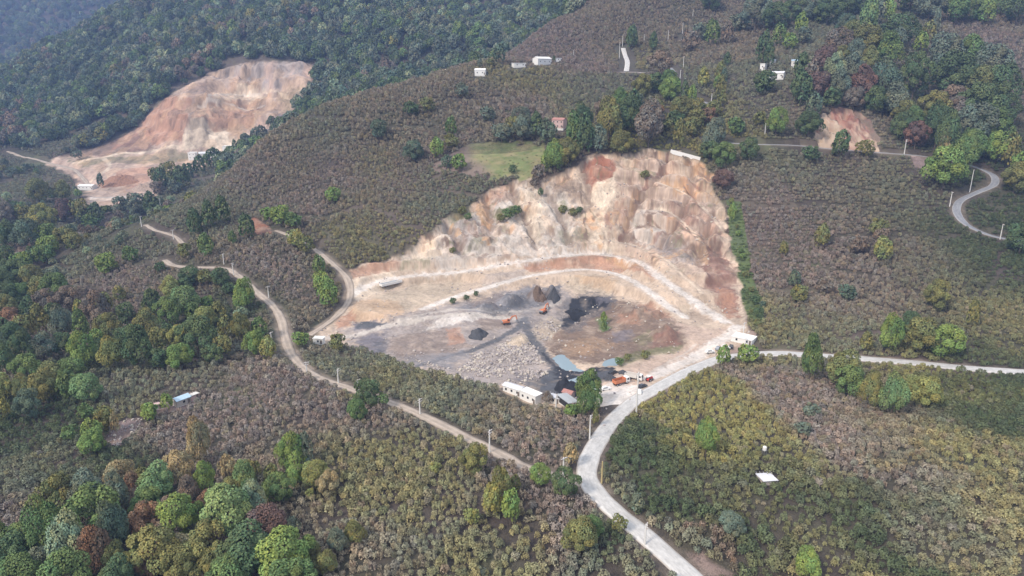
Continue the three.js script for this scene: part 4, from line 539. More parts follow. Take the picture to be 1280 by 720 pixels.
[[636, 270, 16, 11, 'g'], [646, 265, 14, 10, 'g'], [626, 274, 12, 9, 'o'], [703, 264, 12, 8, 'o'], [716, 268, 12, 7, 'o'], [754, 400, 9, 14, 'b'], [755, 410, 9, 12, 'g'], [774, 454, 12, 8, 'g'], [784, 448, 10, 7, 'o'], [806, 446, 12, 7, 'o'], [578, 265, 12, 10, 'o'], [585, 272, 10, 8, 'g'], [806, 221, 12, 7, 'o'], [566, 314, 9, 7, 'o'], [595, 368, 7, 6, 'd'], [583, 373, 8, 6, 'd'], [566, 378, 9, 5, 'd'], [724, 264, 9, 6, 'd'], [676, 242, 8, 9, 'd'], [668, 230, 12, 12, 'n']].forEach(a => plantPx(...a, 'growing inside the quarry'));
[[918, 264, 7, 6, 'b'], [921, 284, 5, 5, 'o'], [923, 293, 8, 6, 'b'], [926, 314, 6, 5, 'g'], [928, 321, 7, 6, 'b'], [932, 344, 9, 7, 'o'], [939, 363, 8, 7, 'o'], [944, 377, 12, 11, 'd'], [948, 392, 12, 12, 'd'], [946, 405, 10, 9, 'o'], [914, 252, 7, 6, 'y'], [953, 382, 9, 8, 'u'], [938, 390, 6, 5, 'o']].forEach(a => plantPx(...a, 'in the green strip beside the quarry wall'));
// ------------------------------------------------------------------ far woods, scattered over the hills behind the ridge
const crest = [[-400, 470], [180, 500], [200, 485], [270, 560], [330, 625], [400, 665], [470, 705], [590, 775], [680, 900], [740, 960], [800, 1150], [2000, 1250]].map(([px, d]) => [(px - 640) / F / CP, d]);
function crestAt(a) { for (let i = 0; i < crest.length - 1; i++) if (a <= crest[i + 1][0]) return mix(crest[i][1], crest[i + 1][1], clamp((a - crest[i][0]) / (crest[i + 1][0] - crest[i][0]))); return 1250; }
const VALLEYFIELD = poly([[20, 196], [70, 176], [130, 148], [150, 150], [120, 172], [75, 195], [40, 202]]);
const farWood = [];
{
  const r = rng(77);
  const drop = (d0, d1, n, wMin, wMax, ok) => { for (let k = 0; k < n; k++) { const d = Math.sqrt(mix(d0 * d0, d1 * d1, r())), a = mix(-0.86, 0.86, r()), x = a * d, z = -d; if (!ok(x, z, a, d)) continue; const w = mix(wMin, wMax, r()); farWood.push({ p: [x, height(x, z), z], w, h: w * mix(0.85, 1.35, r()), k: r() }); } };
  drop(640, 1900, 27000, 10, 21, (x, z, a, d) => a < 0.2 && d > crestAt(a) + 25 && insideDist(WESTQ, x, z) < -3 && !inside(VALLEYFIELD, x, z) && roadNear(x, z)[0] > 5 && !(d < 1000 && a < -0.42) && !(d < 1010 && fbm(x / 60, z / 60, 211, 3) > 0.25));
  drop(1900, 3300, 26000, 13, 21, (x, z, a) => a < 0.25);
  drop(900, 1900, 14000, 8, 13, (x, z, a, d) => a >= 0.2 && d > crestAt(a) - 220);
  // strips of wood in the west valley
  drop(540, 1000, 5200, 6, 10, (x, z, a, d) => a < -0.46 && insideDist(WESTQ, x, z) < -4 && !inside(VALLEYFIELD, x, z) && roadNear(x, z)[0] > 4 && fbm(x / 55, z / 55, 217, 3) > 0.02);
  drop(290, 540, 750, 4.5, 8, (x, z, a, d) => a < -0.5 && fbm(x / 40, z / 40, 219, 3) > -0.05 && roadNear(x, z)[0] > 9 && (d > 360 || a < -0.6));
}
// ------------------------------------------------------------------ the trees that can be told apart
for (const t of trees) { const [rd, rt, rr] = roadNear(t.p[0], t.p[2]); if (rr && rd < t.w * 0.42) { const i = Math.min(rr.P.length - 2, Math.floor(rt)), c = rr.P[i], dx = t.p[0] - c.x, dz = t.p[2] - c.z, l = Math.hypot(dx, dz) || 1, go = t.w * 0.45 + rr.w / 2; t.p = [c.x + dx / l * go, 0, c.z + dz / l * go]; t.p[1] = height(t.p[0], t.p[2]); } const q = pixelOf(t.p); t.px = t.w * F / q[2]; t.in = q[0] > -30 && q[0] < 1310 && q[1] > -10 && q[1] < 780; }
trees.sort((a, b) => (b.in ? b.px : 0) - (a.in ? a.px : 0));
const protoTree = {};
function treeProto(c, v, near) {
  const key = c + v + near; if (protoTree[key]) return protoTree[key];
  const g = new THREE.Group(), tr = new THREE.Mesh(trunkGeo, barkMat), cr = new THREE.Mesh((near ? crownsNear : crownsMid)[v], leafMats[c]); tr.name = 'trunk'; cr.name = 'crown'; g.add(tr, cr); return protoTree[key] = show(g);
}
const isTall = (t) => t.h > t.w * 1.25, overflow = [];
trees.forEach((t, i) => {
  if (i >= 300) { overflow.push(t); return; }
  const v = (isTall(t) ? 1 : t.h < t.w * 0.9 ? 2 : 0) + 3 * Math.floor(R() * 3), o = treeProto(t.c, v, t.px > 26).clone();
  o.name = numbered('broadleaf_tree'); o.position.set(...t.p); o.rotation.y = R() * 6.28; o.rotation.z = (R() - 0.5) * 0.08; o.scale.set(t.w * (0.88 + R() * 0.24), t.h * (0.92 + R() * 0.16), t.w * (0.88 + R() * 0.24));
  tag(o, `${isTall(t) ? 'tall' : t.h < t.w * 0.9 ? 'broad low' : 'rounded'} ${leafWords[t.c]} tree ${t.where}`, 'tree', 'trees ' + t.where);
  scene.add(o);
});
// ------------------------------------------------------------------ hazel orchards: shrubs in rough rows
function shrub(seed, leaves, size, twigs) {                         // about one metre wide and high
  const r = rng(seed), out = [];
  for (let i = 0; i < leaves; i++) { const a = r() * 6.283, e = Math.pow(r(), 0.6), q = 0.5 * Math.sqrt(1 - (e * 0.9) ** 2) * (0.75 + 0.35 * r()), l = 1 + 0.35 * Math.sin(a * 3 + seed) * 0.6; out.push([Math.cos(a) * q * l, 0.2 + e * 0.8 * (0.8 + 0.3 * r()), Math.sin(a) * q * l, Math.cos(a) * 0.8 + (r() - 0.5) * 1.2, 0.5 + e + (r() - 0.5), Math.sin(a) * 0.8 + (r() - 0.5) * 1.2, size * (0.6 + 0.8 * r()), 0.7 + 0.6 * r()]); }
  for (let i = 0; i < twigs; i++) { const a = r() * 6.283, q = 0.08 + r() * 0.34, y = 0.3 + r() * 0.5, c = 0.75 + r() * 0.5; out.push([Math.cos(a) * q, y, Math.sin(a) * q, Math.cos(a + 1.5), 0.1, Math.sin(a + 1.5), 0.035 + r() * 0.02, [c * 1.1, c, c * 1.05], 9 + r() * 8]); }
  return leafGeometry(out);
}
// twig sprays stand upright: their long side is turned towards the sky
const shrubGeos = [shrub(401, 170, 0.155, 26), shrub(402, 150, 0.16, 34), shrub(403, 190, 0.15, 20), shrub(404, 90, 0.14, 80), shrub(405, 70, 0.14, 100), shrub(406, 160, 0.16, 24)];
const inMeadow = (x, z) => inside(MEADOW, x + fbm(x / 6, z / 6, 251, 2) * 7, z + fbm(x / 6, z / 6, 253, 2) * 9, 10);
const noShrub = (x, z) => {
  if (rimDist(x, z) > -0.5 || (inMeadow(x, z) && hash(Math.floor(x * 7), Math.floor(z * 7), 9) > 0.28) || insideDist(REDCUT, x, z) > -fbm(x / 6, z / 6, 257, 2) * 4) return true;
  const [d] = roadNear(x, z); if (d < (z < -560 ? 7 : z < -430 ? 4 : z < -300 ? 2.6 : 1.5)) return true;
  for (const b of bareSpots) if (inside(b, x, z)) return true;
  return false;
};
const keepClear = [];                                               // round things that stand in the orchard: x, z, radius
const shrubs = [];
function plantShrubs() {
  const r = rng(99), rows = (d0, d1, sx, sz, sizeMul, aMax, ok) => {
    for (let d = d0; d < d1; d += sz) for (let x = -d * aMax; x < d * aMax; x += sx) {
      const dir = fbm(x / 120, d / 120, 221, 2), jx = x + (r() - 0.5) * sx * 0.8 + dir * 9, jz = -(d + (r() - 0.5) * sz * 0.42 + Math.sin(x / 37 + dir * 4) * 5 + x * 0.12 * Math.sin(d / 90));
      const px = pixelOf([jx, height(jx, jz), jz]); if (px[0] < -90 || px[0] > 1370 || px[1] > 800) { r(); r(); continue; }
      if (noShrub(jx, jz) || !ok(jx, jz, jx / -jz, -jz)) continue;
      if (r() < 0.06 + 0.9 * Math.max(0, fbm(jx / 18, jz / 18, 223, 3) - 0.2)) continue;
      const hh = height(jx, jz), tp = hh / 11 + fbm(jx / 60, jz / 60, 291, 2) * 1.4; if (-jz > 300 && tp - Math.floor(tp) < 0.11 && r() < 0.8) continue;
      if (keepClear.some(k => (jx - k[0]) ** 2 + (jz - k[1]) ** 2 < k[2] * k[2])) continue;
      let t = tint(jx, jz); const mx = r(); if (mx < 0.5) t = mix3(t, mx < 0.17 ? C.P : mx < 0.36 ? C.O : C.G, (t[0] < 0.15 ? 0.22 : 0.55) * r()); const w = sizeMul * (0.62 + 0.72 * r() * r() + 0.25 * fbm(jx / 14, jz / 14, 261, 2)), n = 0.7 + 0.6 * r(), hue = (r() - 0.5) * 0.35, bare = clamp((t[0] - t[1]) / t[0] * 2.6);
      const mead = inMeadow(jx, jz), strip = mead || inside(GREENSTRIP, jx, jz); if (strip) t = mead ? mix3([0.17, 0.21, 0.085], [0.26, 0.23, 0.12], r()) : mix3([0.19, 0.25, 0.08], [0.10, 0.14, 0.06], r()); const c = [t[0] * n * (1 + hue * 0.5), t[1] * n, t[2] * n * (1 - hue * 0.4)];
      shrubs.push({ x: jx, z: jz, w: mead ? w * 0.55 : strip ? w * 0.75 : w, h: w * (0.85 + 0.4 * r()) * (mead ? 0.16 : strip ? 0.45 : 1), c, v: r() < bare * 0.85 ? 3 + Math.floor(r() * 2) : [0, 1, 2, 5][Math.floor(r() * 4)], px: px[2], on: px[0] > 0 && px[0] < 1280 && px[1] > 0 && px[1] < 722 });
    }
  };
  rows(108, 330, 1.8, 2.45, 2.5, 0.92, () => true);
  rows(330, 560, 1.75, 2.5, 2.45, 0.86, (x, z, a, d) => a > -0.52 || fbm(x / 40, z / 40, 219, 3) < 0.3);
  rows(560, 1080, 2.5, 3.5, 3.3, 0.84, (x, z, a, d) => (d < crestAt(a) + 40 && a > -0.5) || (a < -0.42 && insideDist(WESTQ, x, z) < -3 && d < 1015 && fbm(x / 55, z / 55, 217, 3) < 0.05) || inside(VALLEYFIELD, x, z)); 
}
console.log('trees', trees.length, 'far', farWood.length);
// ------------------------------------------------------------------ buildings, poles, vehicles, heaps
const M = {
  white: std([0.74, 0.73, 0.70], { roughness: 0.8 }), offwhite: std([0.60, 0.58, 0.54]), greyRoof: std([0.42, 0.44, 0.45], { roughness: 0.7 }), paleRoof: std([0.66, 0.66, 0.68], { roughness: 0.6 }), blueRoof: std([0.42, 0.56, 0.66], { roughness: 0.5 }), pink: std([0.56, 0.40, 0.37]), redRoof: std([0.40, 0.20, 0.17]), concrete: std([0.66, 0.65, 0.62], { roughness: 0.9, bumpMap: bumpTex, bumpScale: 0.01 }), glass: std([0.03, 0.035, 0.045], { roughness: 0.15 }), door: std([0.16, 0.13, 0.11]), dark: std([0.03, 0.03, 0.032], { roughness: 0.85 }), steel: std([0.30, 0.31, 0.32], { roughness: 0.5, metalness: 0.5 }), orange: std([0.55, 0.19, 0.09], { roughness: 0.6 }), red: std([0.55, 0.06, 0.05], { roughness: 0.45 }), yellowWood: std([0.42, 0.34, 0.17]), insul: std([0.25, 0.12, 0.07], { roughness: 0.3 }), carWhite: new THREE.MeshPhysicalMaterial({ color: 0xe4e4e2, roughness: 0.4, clearcoat: 0.7 }), carGrey: new THREE.MeshPhysicalMaterial({ color: 0x8d9298, roughness: 0.4, clearcoat: 0.7 }), carDark: new THREE.MeshPhysicalMaterial({ color: 0x2b2e33, roughness: 0.4, clearcoat: 0.7 }), rimGrey: std([0.4, 0.4, 0.42], { roughness: 0.4 }), block: std([0.45, 0.41, 0.37]), rustSteel: std([0.25, 0.12, 0.07]),
};
const slabGeo = (w, h, d, x, y, z, b = 0.03) => {                   // a box with chamfered edges, standing on y
  const s = new THREE.Shape(); const hw = w / 2 - b, hd = d / 2 - b; s.moveTo(-hw, -hd); s.lineTo(hw, -hd); s.lineTo(hw, hd); s.lineTo(-hw, hd); s.closePath();
  const g = new THREE.ExtrudeGeometry(s, { depth: Math.max(0.002, h - 2 * b), bevelEnabled: true, bevelThickness: b, bevelSize: b, bevelSegments: 1 }); g.rotateX(-Math.PI / 2); g.translate(x, y + b, z); return g;
};
const part = (parent, name, geo, mat, label) => { const m = new THREE.Mesh(geo, mat); m.name = name; if (label) m.userData.label = label; parent.add(m); return m; };
function thing(name, p, turn, label, category, group) { const g = new THREE.Group(); g.name = numbered(name); g.position.set(...p); g.rotation.y = turn; tag(g, label, category, group); scene.add(g); return g; }
const span = (a, b) => { const p = at(...a), q = at(...b), dx = q[0] - p[0], dz = q[2] - p[2]; return { c: [(p[0] + q[0]) / 2, (p[2] + q[2]) / 2], len: Math.hypot(dx, dz), turn: Math.atan2(-dz, dx) }; };
function footing(x, z, w, d, turn) { let lo = 1e9, hi = -1e9; for (const u of [-0.5, 0, 0.5]) for (const v of [-0.5, 0, 0.5]) { const X = x + Math.cos(turn) * u * w + Math.sin(turn) * v * d, Z = z - Math.sin(turn) * u * w + Math.cos(turn) * v * d, h = height(X, Z); lo = Math.min(lo, h); hi = Math.max(hi, h); } return [lo, hi]; }
function house({ name = 'house', c, len, dep, h, turn, wall, roof, kind = 'gable', rise = 1.2, wins = 3, door = true, label, category = 'house', group, storeys = 1, sunk = 0 }) {
  const [x, z] = c, [lo, hi] = footing(x, z, len, dep, turn), base = Math.min(hi - lo, 2.5) * 0.6, g = thing(name, [x, lo - 0.1 - sunk, z], turn, label, category, group);
  keepClear.push([x, z, Math.max(len, dep) * 0.62 + 1.2]); if (z < -430) keepClear.push([x * 0.985, z * 0.985, Math.max(len, dep) * 0.55]);
  part(g, 'plinth', slabGeo(len + 0.16, base + 0.3, dep + 0.16, 0, -0.1, 0), M.concrete); const y0 = base + 0.2;
  part(g, 'wall', slabGeo(len, h, dep, 0, y0, 0, 0.02), wall);
  for (let s = 0; s < storeys; s++) for (let i = 0; i < wins; i++) { const wx = (i + 0.5) / wins * len - len / 2 + (door && s === 0 ? 0.1 : 0), wy = y0 + h / storeys * (s + 0.38), wd = part(g, 'window', slabGeo(0.9, 1.0, 0.05, wx, wy, dep / 2 + 0.028, 0.008), M.glass); part(wd, 'frame', mergeGeometries([slabGeo(1.06, 0.08, 0.08, wx, wy - 0.08, dep / 2 + 0.04, 0.01), slabGeo(1.06, 0.08, 0.08, wx, wy + 1.0, dep / 2 + 0.04, 0.01)]), M.offwhite); }
  if (door) part(g, 'door', slabGeo(0.95, 2.0, 0.06, len / 2 - 0.75, y0 + 0.02, dep / 2 + 0.034, 0.01), M.door);
  const top = y0 + h;
  if (kind === 'flat') { const r = part(g, 'roof', slabGeo(len + 0.5, 0.22, dep + 0.5, 0, top, 0, 0.04), roof); part(r, 'parapet', mergeGeometries([slabGeo(len + 0.5, 0.25, 0.14, 0, top + 0.2, dep / 2 + 0.16, 0.02), slabGeo(len + 0.5, 0.25, 0.14, 0, top + 0.2, -dep / 2 - 0.16, 0.02)]), roof); }
  else {
    const hw = dep / 2 + 0.35, s = new THREE.Shape(); if (kind === 'gable') { s.moveTo(-hw, 0); s.lineTo(0, rise); s.lineTo(hw, 0); s.lineTo(hw, 0.14); s.lineTo(0, rise + 0.16); s.lineTo(-hw, 0.14); } else { s.moveTo(-hw, rise); s.lineTo(hw, 0); s.lineTo(hw, 0.12); s.lineTo(-hw, rise + 0.12); } s.closePath();
    const rg = new THREE.ExtrudeGeometry(s, { depth: len + 0.6, bevelEnabled: false }); rg.translate(0, 0, -len / 2 - 0.3); rg.rotateY(-Math.PI / 2); rg.rotateY(Math.PI); rg.translate(0, top + 0.002, 0); const rm = part(g, 'roof', rg, roof);
    const n = Math.max(4, Math.round(len / 1.1)), ribs = []; for (let i = 0; i <= n; i++) for (const sd of kind === 'gable' ? [-1, 1] : [0]) { const L = kind === 'gable' ? Math.hypot(hw, rise) : Math.hypot(2 * hw, rise), b = new THREE.BoxGeometry(0.06, 0.05, L); b.rotateX(kind === 'gable' ? sd * Math.atan2(rise, hw) : Math.atan2(rise, 2 * hw)); b.translate(-len / 2 - 0.2 + i / n * (len + 0.4), top + rise / 2 + (kind === 'gable' ? 0.18 : 0.15), kind === 'gable' ? sd * hw / 2 : 0); ribs.push(b); } part(rm, 'roof_rib', mergeGeometries(ribs), roof);
    const gs = new THREE.Shape(); if (kind === 'gable') { gs.moveTo(-dep / 2, 0); gs.lineTo(dep / 2, 0); gs.lineTo(0, rise * 0.93); } else { gs.moveTo(-dep / 2, 0); gs.lineTo(dep / 2, 0); gs.lineTo(-dep / 2, rise * 0.9); } gs.closePath(); for (const e of [-1, 1]) { const gg = new THREE.ExtrudeGeometry(gs, { depth: 0.1, bevelEnabled: false }); gg.rotateY(Math.PI / 2); if (kind !== 'gable') gg.scale(1, 1, 1); gg.translate(e > 0 ? len / 2 - 0.12 : -len / 2 + 0.02, top, 0); if (kind === 'gable') part(g, 'gable', gg, wall); }
  }
  show(g); return g;
}
const sp = (a, b, o) => { const s = span(a, b); return house({ c: s.c, len: s.len, turn: s.turn, ...o }); };
sp([632, 487], [653, 496], { name: 'site_office', dep: 3.6, h: 2.8, wall: M.white, roof: M.paleRoof, rise: 0.7, wins: 3, label: 'long white prefabricated site office with pale grey roof below the rubble heap', category: 'cabin', group: 'site cabins at the quarry edge' });
sp([654, 497], [673, 505], { name: 'site_office', dep: 3.8, h: 3.6, wall: M.white, roof: M.white, kind: 'flat', wins: 3, label: 'taller flat-roofed white cabin beside the quarry power pole', category: 'cabin', group: 'site cabins at the quarry edge' });
sp([686, 501], [701, 503], { name: 'storage_shed', dep: 4, h: 1.9, wall: M.offwhite, roof: M.paleRoof, kind: 'shed', rise: 0.5, wins: 1, label: 'low pale shed in front of the black slurry heap', category: 'shed' });
sp([702, 502], [717, 509], { name: 'open_shelter', dep: 4.5, h: 2.1, wall: M.dark, roof: M.greyRoof, kind: 'shed', rise: 0.6, wins: 0, door: false, label: 'dark open-sided shelter with grey roof beside the big green tree', category: 'shelter' });
sp([705, 496], [716, 498], { name: 'kiosk', dep: 3, h: 2.2, wall: M.pink, roof: M.redRoof, rise: 0.9, wins: 1, label: 'small red-roofed kiosk next to the black slurry heap', category: 'hut' });
sp([393, 428], [405, 430], { name: 'cabin', dep: 3, h: 2.6, wall: M.white, roof: M.white, kind: 'flat', wins: 1, label: 'small white box cabin at the west entrance of the quarry', category: 'cabin' });
sp([917, 423], [942, 429], { name: 'weighing_hut', dep: 6.5, h: 2.2, wall: M.white, roof: M.white, kind: 'flat', wins: 2, label: 'low white flat-roofed weighing hut at the east corner of the quarry', category: 'hut' });
sp([950, 601], [966, 600], { name: 'field_hut', sunk: 1.0, dep: 4.6, h: 1.7, wall: M.block, roof: M.paleRoof, kind: 'shed', rise: 0.6, wins: 0, label: 'field hut with pale sheet-metal roof deep in the olive orchard', category: 'hut' });
sp([219, 508], [236, 502], { name: 'field_hut', dep: 3.6, h: 2.5, wall: M.block, roof: M.blueRoof, rise: 1, wins: 1, label: 'field hut with pale blue sheet roof among the brown shrubs', category: 'hut' });
sp([237, 501], [247, 497], { name: 'lean_to', dep: 2.6, h: 1.9, wall: M.pink, roof: M.offwhite, kind: 'shed', rise: 0.4, wins: 0, label: 'pink-walled lean-to beside the blue-roofed field hut', category: 'hut' });
sp([194, 511], [204, 509], { name: 'tool_shed', dep: 2.2, h: 1.7, wall: M.block, roof: M.pink, kind: 'shed', rise: 0.4, wins: 0, label: 'little tool shed with faded pink roof between bright green bushes', category: 'shed' });
sp([692, 160], [706, 161], { dep: 7, h: 6.2, wall: M.pink, roof: M.redRoof, rise: 1.4, wins: 3, storeys: 2, label: 'pink two-storey house in the trees behind the meadow', category: 'house' });
sp([594, 94], [607, 94], { dep: 7, h: 4.0, wall: M.white, roof: M.white, rise: 1.8, wins: 2, label: 'white house on the ridge crest beside a blue-green tree', category: 'house' });
sp([641, 84], [656, 83], { dep: 6, h: 2.9, wall: M.white, roof: M.white, kind: 'flat', wins: 2, label: 'long low white building between two white houses on the ridge', category: 'house' });
sp([669, 81], [686, 79], { dep: 8, h: 5.0, wall: M.white, roof: M.white, rise: 2, wins: 3, label: 'largest white house on the ridge crest', category: 'house' });
sp([693, 77], [701, 76], { dep: 4, h: 2.5, wall: M.white, roof: M.paleRoof, kind: 'flat', wins: 1, label: 'tiny white outbuilding next to the largest ridge house', category: 'shed' });
sp([957, 98], [980, 98], { name: 'farm_building', dep: 7, h: 4.0, wall: M.white, roof: M.paleRoof, rise: 1.4, wins: 4, label: 'long white farm building in front of the other farm houses', category: 'farmhouse' });
sp([951, 87], [957, 87], { name: 'farm_building', dep: 5, h: 4.6, wall: M.white, roof: M.white, kind: 'flat', wins: 1, label: 'narrow white farmhouse half behind the round dark tree', category: 'farmhouse' });
sp([962, 84], [969, 83], { name: 'farm_building', dep: 5, h: 4.6, wall: M.white, roof: M.greyRoof, wins: 2, label: 'small white farmhouse behind the long farm building', category: 'farmhouse' });
sp([989, 83], [1003, 82], { name: 'farm_building', dep: 7, h: 4.2, wall: M.offwhite, roof: M.blueRoof, rise: 1, wins: 2, label: 'farm shed with pale blue roof beside the wooded knoll', category: 'shed' });
sp([838, 104], [848, 101], { name: 'roadside_shed', dep: 5, h: 2.6, wall: M.block, roof: M.blueRoof, kind: 'shed', rise: 0.6, wins: 1, label: 'grey-blue roadside shed on the ridge road below the concrete drive', category: 'shed' });
sp([237, 198], [246, 198], { name: 'crusher_house', dep: 9, h: 9, wall: M.white, roof: M.white, kind: 'flat', wins: 2, storeys: 2, label: 'cube-shaped white crusher house of the west quarry', category: 'plant building' });
sp([249, 197], [275, 192], { name: 'plant_hall', dep: 10, h: 6, wall: M.white, roof: M.paleRoof, rise: 2, wins: 5, label: 'long white plant hall of the west quarry', category: 'plant building' });
sp([280, 190], [294, 189], { name: 'plant_hall', dep: 9, h: 9, wall: M.white, roof: M.white, kind: 'flat', wins: 3, label: 'tall white plant building beside a dark tree under the pale cliff', category: 'plant building' });
sp([101, 236], [119, 236], { name: 'valley_shed', dep: 11, h: 3.6, wall: M.white, roof: M.white, rise: 1.6, wins: 4, label: 'white shed at the end of the valley road', category: 'shed' });
// the barrier wall on the rim: posts and panels
{
  const n = 7, a = at(838, 190), b = at(875, 200), dx = b[0] - a[0], dz = b[2] - a[2], L = Math.hypot(dx, dz), ya = a[1] - 0.3, yb = b[1] - 0.3, slope = Math.atan2(yb - ya, L), g = thing('barrier_wall', [a[0], ya, a[2]], Math.atan2(-dz, dx), 'white concrete barrier wall along the quarry rim', 'wall'); g.rotation.order = 'YXZ'; g.rotation.z = slope; const S = L / Math.cos(slope);
  for (let i = 0; i < n; i++) { part(g, 'panel', slabGeo(S / n - 0.3, 3.0, 0.25, S * (i + 0.5) / n, -0.8, 0, 0.03), M.white); part(g, 'post', slabGeo(0.3, 3.1, 0.4, S * i / n, -0.8, 0, 0.03), M.white); } show(g); keepClear.push([(a[0] + b[0]) / 2, (a[2] + b[2]) / 2 + 4, L * 0.5]);
}
// a small white water tank on a stand in the orchard
{
  const p = at(955, 568), g = thing('water_tank', [p[0], p[1] - 0.1, p[2]], 0.4, 'small white water tank on a stand above the field hut', 'tank'); keepClear.push([p[0], p[2], 2.2]);
  part(g, 'tank', new THREE.LatheGeometry([[0, 2.9], [0.5, 2.95], [0.62, 2.8], [0.62, 1.75], [0.5, 1.65], [0, 1.65]].reverse().map(q => new THREE.Vector2(...q)), 18), M.white); for (const [x, z] of [[-0.45, -0.45], [0.45, -0.45], [0.45, 0.45], [-0.45, 0.45]]) part(g, 'leg', slabGeo(0.1, 1.8, 0.1, x, -0.1, z, 0.01), M.steel); part(g, 'platform', slabGeo(1.3, 0.08, 1.3, 0, 1.58, 0, 0.01), M.steel); show(g);
}
// utility poles
const poleShaft = (() => { const g = new THREE.CylinderGeometry(0.11, 0.2, 1, 8); g.translate(0, 0.5, 0); return g; })();
const poleProto = new THREE.Group();
function makePole(px, py, hpx, label, arms = 2, mat = M.concrete) {
  const p = at(px, py), q = pixelOf(p), hgt = clamp(hpx * q[2] / F / 0.94, 6.5, 22), g = thing('utility_pole', [p[0], p[1] - 0.4, p[2]], 0.5 + R() * 1.2, label, 'pole', 'utility poles'); keepClear.push([p[0], p[2], 1.7]);
  const s = part(g, 'shaft', poleShaft.clone().scale(1.6, hgt + 0.4, 1.6), mat);
  for (let k = 0; k < arms; k++) { const y = hgt + 0.1 - k * 0.9, c = part(g, 'crossarm', slabGeo(2.4 - k * 0.3, 0.22, 0.22, 0, y, 0.3, 0.01), mat); for (const x of [-0.95, 0, 0.95]) part(c, 'insulator', new THREE.CylinderGeometry(0.06, 0.09, 0.28, 6).translate(x * (1 - k * 0.14), y + 0.34, 0.3), M.insul); }
  show(g);
}
for (const a of [
  [525, 518, 19, 'short utility pole beside the straight stretch of dirt road'], [612, 566, 30, 'tall concrete utility pole halfway along the dirt road'], [737, 549, 31, 'concrete utility pole between the quarry tree and the road bend'], [704, 595, 19, 'utility pole at the junction of dirt and concrete roads', 1], [752, 604, 29, 'slim yellowish pole on the outer side of the road bend', 0, M.yellowWood], [806, 681, 27, 'concrete utility pole beside the lower end of the concrete road'], [695, 513, 20, 'utility pole in front of the low pale shed', 1], [448, 493, 16, 'utility pole beside dark bushes on the dirt road', 1], [795, 521, 57, 'very tall pale pole beside the quarry yard'], [292, 344, 15, 'utility pole on the inside of the dirt road hill', 2], [336, 372, 12, 'utility pole beside the dirt road above its long curve', 1], [384, 471, 19, 'utility pole at the outer side of the dirt road bend'], [423, 479, 15, 'utility pole beside the bushes below the west cabin'], [340, 431, 11, 'utility pole beside bright green trees on the dirt road', 1], [280, 330, 10, 'short pole among brown shrubs above the dirt road', 1], [177, 283, 12, 'slim pole at the top of the hill track', 1], [217, 299, 11, 'pole halfway along the hill track', 1], [201, 261, 12, 'pole beside the dark tree under the west quarry', 1], [310, 360, 12, 'utility pole beside the dirt road below the purple orchard', 1],
  [956, 168, 13, 'utility pole by the upper road west of the red cut'], [1130, 194, 18, 'utility pole beside the red-leaved tree on the upper road'], [1212, 240, 26, 'tall utility pole inside the bend of the upper road', 1], [889, 129, 11, 'utility pole beside the ridge road'], [835, 51, 12, 'pole on the open slope below the hilltop', 1], [853, 42, 12, 'pole beside the hillside lane', 1], [805, 53, 9, 'short pole between two dark trees on the upper slope', 1], [854, 85, 13, 'utility pole above the ridge road bend', 1], [850, 100, 11, 'utility pole beside the grey-blue roadside shed', 1], [856, 109, 10, 'utility pole below the ridge road bend', 1], [889, 38, 7, 'pole at the far end of the hillside lane', 1], [778, 58, 13, 'pole beside the dark tree above the concrete drive', 1], [774, 74, 19, 'tall pole beside the steep concrete drive', 1], [717, 71, 8, 'pole in the orchard east of the largest ridge house', 1], [1187, 258, 17, 'utility pole outside the bend of the upper road', 1], [1250, 299, 18, 'utility pole at the lower end of the upper road', 1], [931, 436, 15, 'slim white pole in front of the weighing hut', 0], [929, 419, 12, 'lamp-like white pole behind the weighing hut', 1], [934, 8, 8, 'pole at the edge of the hilltop trees', 1], [866, 21, 8, 'pole on the hilltop beside dark trees', 1],
]) makePole(...a);
// vehicles: x is forwards
const wheelGeo = (r, w, x, y, z) => { const g = new THREE.CylinderGeometry(r, r, w, 14); g.rotateX(Math.PI / 2); g.translate(x, y, z); return g; };
const prism = (pts, d, z0) => { const s = new THREE.Shape(pts.map(q => new THREE.Vector2(...q))); const g = new THREE.ExtrudeGeometry(s, { depth: d - 0.08, bevelEnabled: true, bevelThickness: 0.04, bevelSize: 0.04, bevelSegments: 1 }); g.translate(0, 0, z0 - d / 2 + 0.04); return g; };
function wheels(g, list, r, w) { for (const [x, z] of list) { const t = part(g, 'wheel', wheelGeo(r, w, x, r, z), M.dark); part(t, 'rim', wheelGeo(r * 0.55, w + 0.04, x, r, z), M.rimGrey); } }
function ground(px, py) { const p = at(px, py); return [p[0], p[1], p[2]]; }
function settle(o, l, w) { const [lo, hi] = footing(o.position.x, o.position.z, l, w, o.rotation.y); o.position.y = (lo + hi) / 2 - 0.05; show(o); }
